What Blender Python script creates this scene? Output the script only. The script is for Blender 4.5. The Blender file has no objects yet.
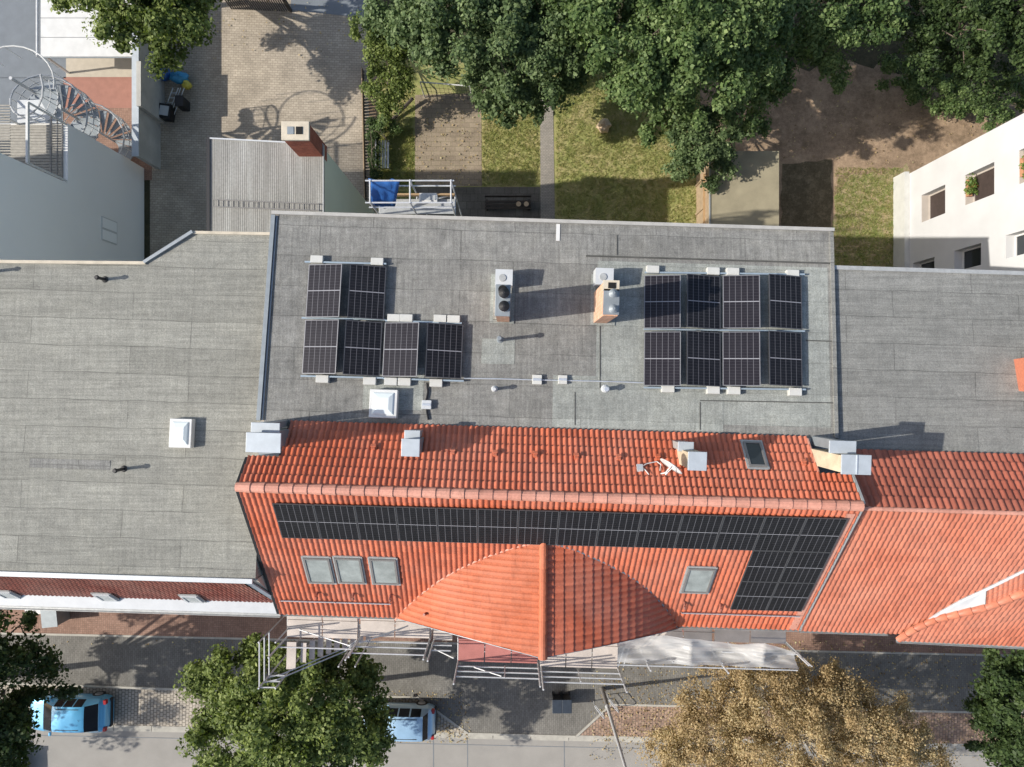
import bpy, math, random
import numpy as np
from mathutils import Vector, Matrix
random.seed(7)
rng = np.random.default_rng(11)
C = bpy.context.scene.collection
H = 37.5; F = 711.0; CX = 512.0; CY = 383.5
SUN_E = math.radians(36); SUN_A = math.radians(6.8)
SD = Vector((math.cos(SUN_E)*math.cos(SUN_A), math.cos(SUN_E)*math.sin(SUN_A), -math.sin(SUN_E)))

# ------------------------------------------------------------------ survey helpers
def Wp(px, py, z=0.0):
    D = H - z
    return Vector(((px-CX)/F*D, (CY-py)/F*D, z))
RA = math.radians(-1.75)
U = Vector((math.cos(RA), math.sin(RA), 0)); V = Vector((math.sin(RA), -math.cos(RA), 0)); V = Vector((-0.0305, -0.99953, 0))
O0 = Vector((-7.73, 5.6, 0))
def R(a, b, z): return O0 + U*a + V*b + Vector((0, 0, z))
def toab(p):
    d = Vector((p[0], p[1], 0)) - O0
    return d.dot(U), d.dot(V)
class Plane:
    def __init__(s, p0, p1, p2):
        s.p = p0; n = (p1-p0).cross(p2-p0).normalized()
        if n.z < 0: n = -n
        s.n = n
        s.eu = U.copy() - n*U.dot(n); s.eu.normalize()
        s.et = s.eu.cross(n).normalized()
        if s.et.z > 0 or (abs(s.et.z) < 1e-6 and s.et.y > 0): s.et = -s.et
    def hit(s, px, py, off=0.0):
        o = Vector((0, 0, H)); d = Vector(((px-CX)/F, (CY-py)/F, -1))
        t = (s.p-o).dot(s.n)/d.dot(s.n)
        return o + d*t + s.n*off
    def z(s, x, y):
        return s.p.z - (s.n.x*(x-s.p.x)+s.n.y*(y-s.p.y))/s.n.z
ZR, ZJ, ZK, ZE = 14.3, 15.1, 16.8, 12.65
BJ, BK, BE, WA = 6.86, 8.61, 13.6, 18.17
FLAT = Plane(R(0,0,ZR), R(WA,0,ZR), R(0,BJ,ZJ))
BACK = Plane(R(0,BJ,ZJ), R(WA,BJ,ZJ), R(0,BK,ZK))
FRONT = Plane(R(0,BK,ZK), R(WA,BK,ZK), R(0,BE,ZE)); 
if FRONT.et.z > 0: FRONT.et = -FRONT.et
LFLAT = Plane(R(0,1.8,14.3), R(1,1.8,14.3), R(0,11.88,14.75))
LMAN = Plane(R(-5,11.95,14.70), R(0,11.95,14.70), R(0,13.12,12.85))
RFLAT = Plane(R(18,1.25,14.36), R(20,1.25,14.36), R(18,7.2,15.04))
RBACK = Plane(R(18,7.2,15.05), R(20,7.2,15.05), R(18,8.74,16.5))
RFRONT = Plane(R(18,8.74,16.5), R(20,8.74,16.5), R(18,13.65,12.6))
GROUND = Plane(Vector((0,0,0)), Vector((1,0,0)), Vector((0,1,0)))

# ------------------------------------------------------------------ object helpers
class MB:
    def __init__(s): s.v = []; s.f = []; s.uv = None
    def add(s, vs, fs):
        n = len(s.v); s.v += [tuple(v) for v in vs]; s.f += [tuple(n+i for i in f) for f in fs]; return s
    def obox(s, c, ex, ey, ez, sx, sy, sz):
        ex, ey, ez = ex*(sx/2), ey*(sy/2), ez*(sz/2)
        vs = [c+ex*i+ey*j+ez*k for k in (-1,1) for j in (-1,1) for i in (-1,1)]
        return s.add(vs, [(0,2,3,1),(4,5,7,6),(0,1,5,4),(2,6,7,3),(0,4,6,2),(1,3,7,5)])
    def box(s, x, y, z, sx, sy, sz, rot=0.0):
        return s.obox(Vector((x,y,z)), Vector((math.cos(rot),math.sin(rot),0)), Vector((-math.sin(rot),math.cos(rot),0)), Vector((0,0,1)), sx, sy, sz)
    def prism(s, poly, z0, z1):
        n = len(poly); a = sum(poly[i][0]*poly[(i+1)%n][1]-poly[(i+1)%n][0]*poly[i][1] for i in range(n))
        if a < 0: poly = poly[::-1]
        vs = [(p[0],p[1],z0) for p in poly]+[(p[0],p[1],z1) for p in poly]
        return s.add(vs, [tuple(range(n-1,-1,-1)), tuple(range(n,2*n))]+[(i,(i+1)%n,n+(i+1)%n,n+i) for i in range(n)])
    def extr(s, pts, d):
        n = len(pts); pts = [Vector(p) for p in pts]
        nn = Vector((0,0,0))
        for i in range(n): nn += (pts[i]-pts[0]).cross(pts[(i+1)%n]-pts[0])
        if nn.dot(d) > 0: pts = pts[::-1]
        return s.add([p for p in pts]+[p+d for p in pts], [tuple(range(n)), tuple(range(2*n-1,n-1,-1))]+[((i+1)%n,i,n+i,n+(i+1)%n) for i in range(n)])
    def cyl(s, p0, p1, r0, r1=None, n=10, cap=True):
        p0 = Vector(p0); p1 = Vector(p1); r1 = r0 if r1 is None else r1
        d = (p1-p0).normalized(); a = d.orthogonal().normalized(); b = d.cross(a)
        vs = [p0+(a*math.cos(t)+b*math.sin(t))*r0 for t in [2*math.pi*i/n for i in range(n)]]+[p1+(a*math.cos(t)+b*math.sin(t))*r1 for t in [2*math.pi*i/n for i in range(n)]]
        fs = [(i,(i+1)%n,n+(i+1)%n,n+i) for i in range(n)]
        if cap: fs += [tuple(range(n-1,-1,-1)), tuple(range(n,2*n))]
        return s.add(vs, fs)
    def tube(s, pts, r, n=6):
        for i in range(len(pts)-1):
            r0 = r[i] if isinstance(r,(list,tuple)) else r; r1 = r[i+1] if isinstance(r,(list,tuple)) else r
            s.cyl(pts[i], pts[i+1], r0, r1, n, True)
        return s
    def build(s, name, m, parent=None, smooth=False, bevel=0, sharp=0):
        me = bpy.data.meshes.new(name); me.from_pydata(s.v, [], s.f)
        if s.uv is not None:
            l = me.uv_layers.new(name='UVMap')
            li = np.zeros(len(me.loops), dtype=np.int32); me.loops.foreach_get('vertex_index', li)
            l.data.foreach_set('uv', np.array(s.uv, dtype=np.float32)[li].ravel())
        me.materials.append(m); me.update()
        if smooth: me.polygons.foreach_set('use_smooth', [True]*len(me.polygons))
        o = bpy.data.objects.new(name, me); C.objects.link(o)
        if parent is not None: attach(o, parent)
        if bevel:
            b = o.modifiers.new('bevel','BEVEL'); b.width = bevel; b.segments = 2; b.limit_method = 'ANGLE'
        if sharp: me.set_sharp_from_angle(angle=math.radians(sharp))
        return o
def worldloc(p):
    l = Vector(p.location)
    return l
def attach(o, p):
    o.parent = p
    q = p
    while q.parent is not None: q = q.parent
    if q is p: o.matrix_parent_inverse = Matrix.Translation(-p.location)
    else: o.matrix_parent_inverse = Matrix.Identity(4)
def tag(o, label, cat, group=None, kind=None):
    o['label'] = label; o['category'] = cat
    if group: o['group'] = group
    if kind: o['kind'] = kind
    return o
def empty(name, loc, label, cat, group=None):
    o = bpy.data.objects.new(name, None); C.objects.link(o); o.location = loc; o.empty_display_size = .3
    return tag(o, label, cat, group)
def struct(o): o['kind'] = 'structure'; return o
def kids(o): return [c for c in bpy.data.objects if c.parent == o]
def copy_tree(src, loc, rotz=0.0, label=None, group=None):
    r = src.copy(); C.objects.link(r); r.location = loc; r.rotation_euler = (0,0,rotz)
    if label: r['label'] = label
    if group: r['group'] = group
    for ch in kids(src):
        c = ch.copy(); C.objects.link(c); c.parent = r
        for g in kids(ch):
            d = g.copy(); C.objects.link(d); d.parent = c
    return r
def np_mesh(name, verts, nper, m, parent=None, col=None):
    n = len(verts); nf = n//nper
    me = bpy.data.meshes.new(name)
    me.vertices.add(n); me.vertices.foreach_set('co', verts.astype(np.float32).ravel())
    me.loops.add(n); me.loops.foreach_set('vertex_index', np.arange(n, dtype=np.int32))
    me.polygons.add(nf); me.polygons.foreach_set('loop_start', np.arange(0, n, nper, dtype=np.int32))
    try: me.polygons.foreach_set('loop_total', np.full(nf, nper, dtype=np.int32))
    except Exception: pass
    if col is not None:
        a = me.attributes.new('tint','FLOAT','POINT'); a.data.foreach_set('value', np.repeat(col, nper).astype(np.float32))
    me.materials.append(m); me.update(calc_edges=True)
    o = bpy.data.objects.new(name, me); C.objects.link(o)
    if parent is not None: attach(o, parent)
    return o

# ------------------------------------------------------------------ materials
class N:
    def __init__(s, name):
        s.m = bpy.data.materials.new(name); s.m.use_nodes = True; s.t = s.m.node_tree
        s.b = s.t.nodes['Principled BSDF']; s.out = s.t.nodes['Material Output']
    def n(s, typ, **kw):
        x = s.t.nodes.new(typ)
        for k, v in kw.items():
            if k in x.inputs.keys(): x.inputs[k].default_value = v
            else: setattr(x, k, v)
        return x
    def l(s, a, b): s.t.links.new(a, b)
    def coords(s, scale=(1,1,1), rot=0.0, uv=False):
        tc = s.n('ShaderNodeTexCoord'); mp = s.n('ShaderNodeMapping')
        mp.inputs['Scale'].default_value = scale; mp.inputs['Rotation'].default_value = (0,0,rot)
        s.l(tc.outputs['UV' if uv else 'Object'], mp.inputs['Vector']); return mp.outputs['Vector']
    def noise(s, vec, scale, detail=4, rough=.55):
        x = s.n('ShaderNodeTexNoise'); x.inputs['Scale'].default_value = scale; x.inputs['Detail'].default_value = detail; x.inputs['Roughness'].default_value = rough
        if vec is not None: s.l(vec, x.inputs['Vector'])
        return x.outputs['Fac']
    def ramp(s, fac, stops):
        x = s.n('ShaderNodeValToRGB'); e = x.color_ramp.elements
        while len(e) < len(stops): e.new(.5)
        for i, (p, c) in enumerate(stops):
            e[i].position = p; e[i].color = (*c, 1) if len(c) == 3 else c
        s.l(fac, x.inputs['Fac']); return x.outputs['Color']
    def mix(s, fac, a, b, mode='MIX'):
        x = s.n('ShaderNodeMix', data_type='RGBA', blend_type=mode)
        for sock, v in ((x.inputs[0], fac), (x.inputs[6], a), (x.inputs[7], b)):
            if isinstance(v, (int, float)): sock.default_value = v
            elif isinstance(v, tuple): sock.default_value = (*v, 1) if len(v) == 3 else v
            else: s.l(v, sock)
        return x.outputs[2]
    def math(s, op, a, b=0.0, c=None):
        x = s.n('ShaderNodeMath', operation=op)
        for i, v in enumerate((a, b, c)):
            if v is None: continue
            if isinstance(v, (int, float)): x.inputs[i].default_value = v
            else: s.l(v, x.inputs[i])
        return x.outputs[0]
    def bump(s, h, strength=.3, dist=.02):
        x = s.n('ShaderNodeBump'); x.inputs['Strength'].default_value = strength; x.inputs['Distance'].default_value = dist
        s.l(h, x.inputs['Height']); s.l(x.outputs['Normal'], s.b.inputs['Normal'])
    def fin(s, col, rough=.8, metal=0.0, spec=.5):
        if isinstance(col, tuple): s.b.inputs['Base Color'].default_value = (*col, 1)
        else: s.l(col, s.b.inputs['Base Color'])
        if isinstance(rough, (int, float)): s.b.inputs['Roughness'].default_value = rough
        else: s.l(rough, s.b.inputs['Roughness'])
        s.b.inputs['Metallic'].default_value = metal; s.b.inputs['Specular IOR Level'].default_value = spec
        return s.m
def sc(c, k): return tuple(min(1, x*k) for x in c)
def simple(name, c, rough=.7, metal=0.0, var=.18, scale=3.0, bump=0.0, spec=.5, fine=40.0):
    s = N(name); v = s.coords()
    a = s.noise(v, scale, 5); b = s.noise(v, fine, 3)
    f = s.math('ADD', s.math('MULTIPLY', a, .65), s.math('MULTIPLY', b, .35))
    col = s.ramp(f, [(.3, sc(c, 1-var)), (.5, c), (.7, sc(c, 1+var))])
    if bump: s.bump(b, bump, .02)
    return s.fin(col, rough, metal, spec)
def bitumen(name, c, sheet=1.0, length=6.0, rot=0.0, hor=1.0, ver=1.0, blotk=1.0, seam=.66, off=.37):
    s = N(name); v = s.coords(rot=rot)
    wob = s.n('ShaderNodeTexNoise'); wob.inputs['Scale'].default_value = .9; s.l(v, wob.inputs['Vector'])
    vm = s.n('ShaderNodeVectorMath', operation='MULTIPLY_ADD'); s.l(wob.outputs['Color'], vm.inputs[0]); vm.inputs[1].default_value = (.14,.12,0); s.l(v, vm.inputs[2])
    br = s.n('ShaderNodeTexBrick'); s.l(vm.outputs[0], br.inputs['Vector'])
    br.offset = off; br.offset_frequency = 2
    br.inputs['Scale'].default_value = 1; br.inputs['Brick Width'].default_value = length; br.inputs['Row Height'].default_value = sheet
    br.inputs['Mortar Size'].default_value = .022; br.inputs['Mortar Smooth'].default_value = .6; br.inputs['Bias'].default_value = 0
    br.inputs['Color1'].default_value = (*sc(c,.9),1); br.inputs['Color2'].default_value = (*sc(c,1.1),1); br.inputs['Mortar'].default_value = (*sc(c,seam),1)
    # faint seams break up where grit covers them
    brk = s.noise(v, .55, 3)
    base = s.mix(s.ramp(brk, [(.45,(1,1,1)),(.66,(.45,.45,.45))]), c, br.outputs['Color'])
    streak = s.noise(s.coords(scale=(.35,9,1), rot=rot), 1.5, 5, .65)
    streak2 = s.noise(s.coords(scale=(9,.5,1), rot=rot), 1.4, 5, .65)
    blot = s.noise(v, .8, 6, .7); blot2 = s.noise(v, 3.5, 6, .7); grit = s.noise(v, 26, 4, .8)
    k = s.ramp(blot, [(.33,(.74,.74,.75)),(.5,(1,1,1)),(.68,(1.2,1.19,1.15))])
    base = s.mix(.75*blotk, base, k, 'MULTIPLY')
    base = s.mix(min(1,.85*hor), base, s.ramp(streak, [(.3,(.76,.76,.76)),(.7,(1.22,1.22,1.22))]), 'MULTIPLY')
    base = s.mix(min(1,.8*ver), base, s.ramp(streak2, [(.3,(.78,.78,.78)),(.7,(1.2,1.2,1.2))]), 'MULTIPLY')
    base = s.mix(.8*blotk, base, s.ramp(blot2, [(.3,(.68,.68,.68)),(.7,(1.30,1.30,1.30))]), 'MULTIPLY')
    base = s.mix(.9, base, s.ramp(grit, [(.3,(.62,.62,.62)),(.7,(1.38,1.38,1.38))]), 'MULTIPLY')
    s.bump(s.math('ADD', grit, s.math('MULTIPLY', blot2, 2)), .5, .02)
    return s.fin(base, .9, 0, .25)
def pavers(name, c1, c2, mortar, w, h, rot=0.0, off=.5, blot=.25, msize=.012, litter=None):
    s = N(name); v = s.coords(rot=rot)
    br = s.n('ShaderNodeTexBrick'); s.l(v, br.inputs['Vector']); br.offset = off
    br.inputs['Scale'].default_value = 1; br.inputs['Brick Width'].default_value = w; br.inputs['Row Height'].default_value = h
    br.inputs['Mortar Size'].default_value = msize; br.inputs['Mortar Smooth'].default_value = .3
    br.inputs['Color1'].default_value = (*c1,1); br.inputs['Color2'].default_value = (*c2,1); br.inputs['Mortar'].default_value = (*mortar,1)
    a = s.noise(v, .7, 6, .65); b = s.noise(v, 18, 3)
    col = s.mix(1, br.outputs['Color'], s.ramp(a, [(.3,(1-blot,)*3),(.5,(1,1,1)),(.7,(1+blot,)*3)]), 'MULTIPLY')
    col = s.mix(.8, col, s.ramp(b, [(.3,(.8,.8,.8)),(.7,(1.2,1.2,1.2))]), 'MULTIPLY')
    if litter:
        col = s.mix(s.ramp(s.noise(v, 7, 4, .75), [(.60,(0,0,0)),(.68,(.8,.8,.8))]), col, litter)
    s.bump(br.outputs['Fac'], -.4, .01)
    return s.fin(col, .88, 0, .3)
def brickm(name, c1, c2, mortar):
    s = N(name); tc = s.n('ShaderNodeTexCoord')
    sx = s.n('ShaderNodeSeparateXYZ'); s.l(tc.outputs['Object'], sx.inputs[0])
    cx = s.n('ShaderNodeCombineXYZ'); s.l(s.math('ADD', sx.outputs[0], sx.outputs[1]), cx.inputs[0]); s.l(sx.outputs[2], cx.inputs[1])
    br = s.n('ShaderNodeTexBrick'); s.l(cx.outputs[0], br.inputs['Vector'])
    br.inputs['Scale'].default_value = 1; br.inputs['Brick Width'].default_value = .25; br.inputs['Row Height'].default_value = .08; br.inputs['Mortar Size'].default_value = .008
    br.inputs['Color1'].default_value = (*c1,1); br.inputs['Color2'].default_value = (*c2,1); br.inputs['Mortar'].default_value = (*mortar,1)
    col = s.mix(.8, br.outputs['Color'], s.ramp(s.noise(s.coords(), 6, 4), [(.3,(.75,.75,.75)),(.7,(1.25,1.25,1.25))]), 'MULTIPLY')
    return s.fin(col, .9, 0, .2)
def tilem(name, c, rough=.42, var=.2, dust=(.55,.34,.26), dustk=.35, spec=.5):
    s = N(name); tc = s.n('ShaderNodeTexCoord'); fl = s.n('ShaderNodeVectorMath', operation='FLOOR'); s.l(tc.outputs['UV'], fl.inputs[0])
    wn = s.n('ShaderNodeTexWhiteNoise', noise_dimensions='2D'); s.l(fl.outputs[0], wn.inputs['Vector'])
    v = s.coords(); a = s.noise(v, .6, 5, .6); b = s.noise(v, 14, 4, .6)
    base = s.ramp(wn.outputs['Value'], [(0, sc(c,1-var)), (.5, c), (1, (min(1,c[0]*(1+var)), c[1]*(1+var*1.2), c[2]*(1+var*1.2)))])
    base = s.mix(s.ramp(a, [(.35,(0,0,0)),(.75,(dustk,)*3)]), base, dust)
    base = s.mix(.7, base, s.ramp(b, [(.3,(.82,.82,.82)),(.7,(1.15,1.15,1.15))]), 'MULTIPLY')
    soot = s.noise(s.coords(scale=(3,.7,.7)), 2.2, 6, .7)
    base = s.mix(1.0, base, s.ramp(soot, [(.30,(.78,.75,.73)),(.44,(1,1,1)),(.72,(1.05,1.05,1.05))]), 'MULTIPLY')
    r = s.math('ADD', s.math('MULTIPLY', b, .22), rough-.1)
    return s.fin(base, r, 0, spec)
def leafm(name, cols, trans=.3):
    s = N(name); at = s.n('ShaderNodeAttribute'); at.attribute_name = 'tint'
    col = s.ramp(at.outputs['Fac'], [(i/(len(cols)-1), c) for i, c in enumerate(cols)])
    s.fin(col, .55, 0, .25)
    tr = s.n('ShaderNodeBsdfTranslucent'); s.l(s.mix(1, col, (1.3,1.4,.7), 'MULTIPLY'), tr.inputs['Color'])
    mx = s.n('ShaderNodeMixShader'); mx.inputs[0].default_value = trans
    s.l(s.b.outputs[0], mx.inputs[1]); s.l(tr.outputs[0], mx.inputs[2]); s.l(mx.outputs[0], s.out.inputs['Surface'])
    return s.m
def groundm(name, stops, scale=1.5, fine=22, bump=.6, rough=.95):
    s = N(name); v = s.coords()
    f = s.math('ADD', s.math('ADD', s.math('MULTIPLY', s.noise(v, scale, 7, .68), .5), s.math('MULTIPLY', s.noise(v, scale*5, 5, .7), .25)), s.math('MULTIPLY', s.noise(v, fine, 4, .7), .25))
    col = s.ramp(f, stops); s.bump(s.noise(v, fine, 4, .7), bump, .05)
    return s.fin(col, rough, 0, .15)
def panelm(name, dark, line, rough=.12):
    s = N(name); tc = s.n('ShaderNodeTexCoord'); sx = s.n('ShaderNodeSeparateXYZ'); s.l(tc.outputs['UV'], sx.inputs[0])
    def lines(x, n, w):
        f = s.math('FRACT', s.math('MULTIPLY', x, n)); d = s.math('ABSOLUTE', s.math('SUBTRACT', f, .5))
        return s.math('GREATER_THAN', d, .5-w)
    lu = lines(sx.outputs[0], 6, .045); lv = lines(sx.outputs[1], 18, .05)
    mid = s.math('LESS_THAN', s.math('ABSOLUTE', s.math('SUBTRACT', sx.outputs[1], .5)), .0085)
    fac = s.math('MAXIMUM', s.math('MULTIPLY', lu, .40), s.math('MULTIPLY', lv, .14)); fac = s.math('MAXIMUM', fac, mid)
    dust = s.noise(s.coords(), 2.0, 5)
    base = s.mix(s.ramp(dust, [(.3,(0,0,0)),(.8,(.06,.06,.06))]), dark, (.16,.16,.18))
    col = s.mix(fac, base, line)
    s.b.inputs['Coat Weight'].default_value = .15; s.b.inputs['Coat Roughness'].default_value = .2
    return s.fin(col, .35, 0, .2)

M = {}
M['bit_left'] = bitumen('bitumen_felt_pale', (.255,.252,.222), .88, 5.2, -RA, 1.0, .6, .45)
M['bit_main'] = bitumen('bitumen_felt_grey', (.212,.210,.196), 1.0, 4.6, -RA, .5, 1.2, .8)
M['bit_clean'] = bitumen('bitumen_felt_new', (.285,.298,.276), 1.0, 3.6, -RA, .5, .8, .7, seam=.8)
M['bit_right'] = bitumen('bitumen_felt_slate', (.215,.216,.202), .86, 4.1, -RA, 1.0, .4, .5)
M['tile'] = tilem('clay_tile_red', (.445,.106,.048), .46, .18, dust=(.52,.31,.24), dustk=.28)  # dust tint also carries the tiles' pinkish sheen in the colour
M['tile_right'] = tilem('clay_tile_orange', (.44,.135,.075), .5, .14, dust=(.55,.34,.26), dustk=.25)
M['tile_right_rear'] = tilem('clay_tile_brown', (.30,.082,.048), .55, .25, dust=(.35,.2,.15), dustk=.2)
M['tile_bay'] = tilem('clay_tile_bay', (.44,.124,.058), .62, .08, dustk=.15, spec=.3)
M['tile_left'] = tilem('clay_tile_dark', (.20,.048,.032), .5, .2)
M['ridge'] = tilem('ridge_tile', (.55,.25,.18), .45, .12)
M['metal'] = simple('sheet_metal_zinc', (.44,.48,.51), .5, .2, .10, 4, 0, .5)
M['zinc_dark'] = simple('zinc_weathered', (.25,.28,.30), .5, .3, .15, 4)
M['gutter'] = simple('gutter_zinc', (.42,.43,.42), .5, .3, .2, 6)
M['white_metal'] = simple('white_sheet', (.52,.54,.55), .5, .1, .08, 3)
M['galv'] = simple('galvanised_steel', (.50,.51,.52), .5, .15, .15, 5)
M['alu'] = simple('aluminium', (.62,.66,.70), .35, .5, .08, 5)
M['blue_alu'] = simple('blue_grey_rail', (.36,.44,.50), .4, .3, .1, 5)
M['black'] = simple('black_plastic', (.015,.015,.017), .5, 0, .2, 5)
M['bin_lid'] = simple('bin_lid_plastic', (.03,.04,.055), .5, 0, .2, 5)
M['felt_lap'] = simple('tar_seam', (.085,.085,.08), .95, 0, .3, 3, .2, .1)
M['hole'] = simple('soot', (.006,.006,.006), .9, 0, .1, 5)
M['brick_salmon'] = brickm('salmon_brick', (.54,.28,.17), (.62,.37,.24), (.55,.47,.38))
M['brick_red'] = brickm('red_brick', (.26,.07,.045), (.34,.10,.06), (.25,.15,.12))
M['concrete'] = simple('concrete', (.38,.37,.345), .85, 0, .18, 3, .3)
M['ballast'] = simple('ballast_concrete', (.52,.52,.49), .85, 0, .1, 3, .2)
M['cream'] = simple('cream_render', (.52,.46,.36), .85, 0, .22, 2.5, .1)
M['stackside'] = simple('stack_side_render', (.50,.42,.30), .85, 0, .25, 3, .1)
M['green_wall'] = simple('olive_render', (.68,.70,.54), .9, 0, .05, .6, .05)
M['grey_wall'] = simple('grey_render', (.86,.85,.82), .85, 0, .03, .4, .05)
M['white_wall'] = simple('white_render', (.56,.56,.555), .85, 0, .08, .8, .08)
M['facade'] = simple('buff_render', (.50,.44,.36), .85, 0, .08, .7, .1)
M['wall_conc'] = simple('old_render', (.42,.41,.38), .9, 0, .2, 1.5, .3)
M['glass'] = simple('window_glass', (.022,.027,.032), .14, 0, .1, 2, 0, .5)
M['glass_pale'] = simple('pale_reflection_glass', (.30,.33,.32), .12, 0, .35, 2.2, 0, .7)  # bright reflection in the roof panes painted as a pale blotchy tone
M['dome'] = simple('milky_dome', (.70,.76,.76), .25, 0, .05, 3, 0, .5)
M['frame'] = simple('window_frame_grey', (.22,.21,.20), .5, .2, .1, 4)
M['white_paint'] = simple('white_paint', (.62,.62,.60), .5, 0, .12, 2)
M['brown_reveal'] = simple('beige_reveal', (.45,.40,.35), .85, 0, .08, 3)
M['dark_curtain'] = simple('dark_room', (.05,.035,.03), .7, 0, .3, 5)
M['corr'] = None
def corr_mat():
    s = N('fibre_cement_sheet'); v = s.coords(scale=(1,.07,1), rot=-RA)
    a = s.noise(v, 2.6, 5, .6); b = s.noise(s.coords(), 12, 4, .7); c = s.noise(s.coords(), .8, 3)
    col = s.ramp(a, [(.3,(.22,.215,.20)),(.5,(.29,.285,.265)),(.68,(.37,.37,.35))])
    col = s.mix(.8, col, s.ramp(b, [(.3,(.8,.8,.78)),(.7,(1.15,1.15,1.15))]), 'MULTIPLY')
    return s.fin(col, .85, 0, .25)
M['corr'] = corr_mat()
M['cell'] = panelm('solar_cells', (.007,.007,.009), (.25,.25,.27))
M['cell2'] = panelm('solar_cells_west_sheen', (.016,.014,.018), (.28,.28,.30))  # west-tilted panels: their grey reflection is put into the cell colour
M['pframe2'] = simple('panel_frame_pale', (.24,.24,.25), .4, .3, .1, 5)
M['pframe'] = simple('panel_frame', (.10,.10,.105), .4, .4, .1, 5)
M['court'] = pavers('courtyard_paving', (.35,.30,.235), (.43,.37,.29), (.24,.205,.16), .26, .125, -RA, blot=.22)
M['walk_red'] = pavers('red_mosaic_paving', (.25,.15,.11), (.31,.195,.145), (.17,.115,.09), .11, .11, -RA, 0, blot=.25, msize=.008)
M['walk_grey'] = pavers('grey_pavers', (.155,.147,.13), (.195,.185,.165), (.10,.096,.085), .21, .105, math.pi/2-RA, .5, blot=.2, msize=.008)
M['cobble_l'] = pavers('pale_cobbles', (.36,.32,.26), (.45,.40,.33), (.16,.14,.115), .20, .17, math.pi/2-RA, .5, blot=.2, msize=.02)
M['cobble_r'] = pavers('red_cobbles', (.26,.17,.125), (.40,.28,.21), (.17,.13,.10), .20, .15, math.pi/2-RA, .5, blot=.25, msize=.018, litter=(.30,.19,.07))
M['road'] = simple('road_surface', (.30,.285,.26), .9, 0, .13, .9, .2, .3, 30)
M['kerb'] = simple('kerb_stone', (.40,.38,.33), .85, 0, .2, 3, .2)
M['asphalt_court'] = simple('grey_yard', (.17,.19,.21), .9, 0, .12, 2, .2)
M['red_yard'] = simple('red_yard_paint', (.33,.16,.12), .85, 0, .15, 3, .1)
M['beige_yard'] = simple('beige_yard', (.46,.41,.33), .9, 0, .12, 3, .1)
M['lawn'] = groundm('lawn', [(.36,(.16,.19,.06)),(.47,(.27,.28,.10)),(.54,(.36,.32,.15)),(.64,(.43,.35,.20))], .9, 30, .35)
M['lawn2'] = groundm('bright_lawn', [(.36,(.14,.18,.05)),(.48,(.24,.27,.08)),(.56,(.31,.30,.12)),(.66,(.40,.33,.20))], 1.3, 30, .35)
M['soil'] = groundm('bare_soil', [(.35,(.13,.095,.06)),(.46,(.25,.18,.12)),(.54,(.36,.26,.175)),(.64,(.52,.38,.25))], .9, 26)
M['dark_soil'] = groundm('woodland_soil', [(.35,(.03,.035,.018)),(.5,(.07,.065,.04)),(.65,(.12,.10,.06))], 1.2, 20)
M['lawn_worn'] = groundm('worn_lawn', [(.38,(.12,.16,.045)),(.46,(.20,.22,.075)),(.51,(.28,.24,.13)),(.58,(.38,.29,.18))], 1.6, 30, .35)
M['shed_shade_soil'] = groundm('soil_shed_shade', [(.35,(.07,.06,.035)),(.5,(.13,.105,.065)),(.62,(.24,.19,.12))], 1.8, 26)  # soil darkened to carry the shed's shadow in its colour
M['old_slabs'] = pavers('old_garden_slabs', (.25,.20,.145), (.31,.25,.18), (.17,.145,.09), .5, .25, 0, .5, blot=.25, litter=(.36,.33,.17))
M['path'] = pavers('garden_path', (.27,.25,.22), (.33,.30,.26), (.2,.18,.15), .16, .08, 0, .5, blot=.15)
M['terrace_slab'] = pavers('shaded_terrace_slabs', (.11,.10,.085), (.14,.13,.11), (.07,.065,.05), .4, .4, 0, .5, blot=.3)  # shade over the terrace is put into this dark slab colour
M['grey_wood'] = simple('silvered_wood', (.33,.31,.27), .85, 0, .25, 6)
M['light_patch'] = simple('reflected_light_white', (.95,.95,.93), .6, 0, .02, 3)  # near-white panes that paint the reflected light on the tall wall
M['shed_felt'] = simple('shed_roof_felt', (.30,.265,.18), .9, 0, .22, 1.3, .2)
M['wood'] = simple('weathered_wood', (.34,.25,.16), .85, 0, .25, 6)
M['wood_orange'] = simple('orange_timber', (.38,.25,.13), .8, 0, .2, 5)
M['dark_wood'] = simple('dark_timber', (.05,.04,.032), .85, 0, .3, 6)
M['deck_pale'] = simple('plywood_deck_pale', (.52,.46,.41), .85, 0, .25, 1.6)
M['deck_red'] = simple('plywood_deck_red', (.40,.15,.13), .75, 0, .2, 2)
M['blue_tarp'] = simple('blue_tarp', (.03,.12,.36), .45, 0, .3, 4)
M['cyan_sack'] = simple('cyan_plastic', (.05,.28,.50), .4, 0, .2, 4)
M['yellow'] = simple('yellow_plastic', (.60,.52,.08), .5, 0, .2, 4)
M['terracotta'] = simple('terracotta', (.45,.22,.12), .8, 0, .15, 5)
M['stone'] = simple('pale_stone', (.50,.38,.25), .9, 0, .25, 5, .4)
M['bark'] = simple('bark', (.14,.11,.085), .95, 0, .3, 6, .5)
M['bark_pale'] = simple('pale_bark', (.34,.29,.22), .95, 0, .25, 6, .5)
M['leaf_green'] = leafm('leaf_green', [(.028,.05,.018),(.075,.125,.04),(.15,.215,.075),(.28,.35,.145)])
M['leaf_lime'] = leafm('leaf_lime', [(.025,.045,.014),(.10,.14,.035),(.20,.25,.07),(.36,.41,.14)])
M['leaf_grey'] = leafm('leaf_grey_green', [(.03,.05,.022),(.08,.125,.05),(.155,.215,.09),(.28,.35,.17)])
M['leaf_dark'] = leafm('leaf_dark', [(.015,.030,.010),(.035,.06,.020),(.07,.11,.035),(.13,.18,.06)])
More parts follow.
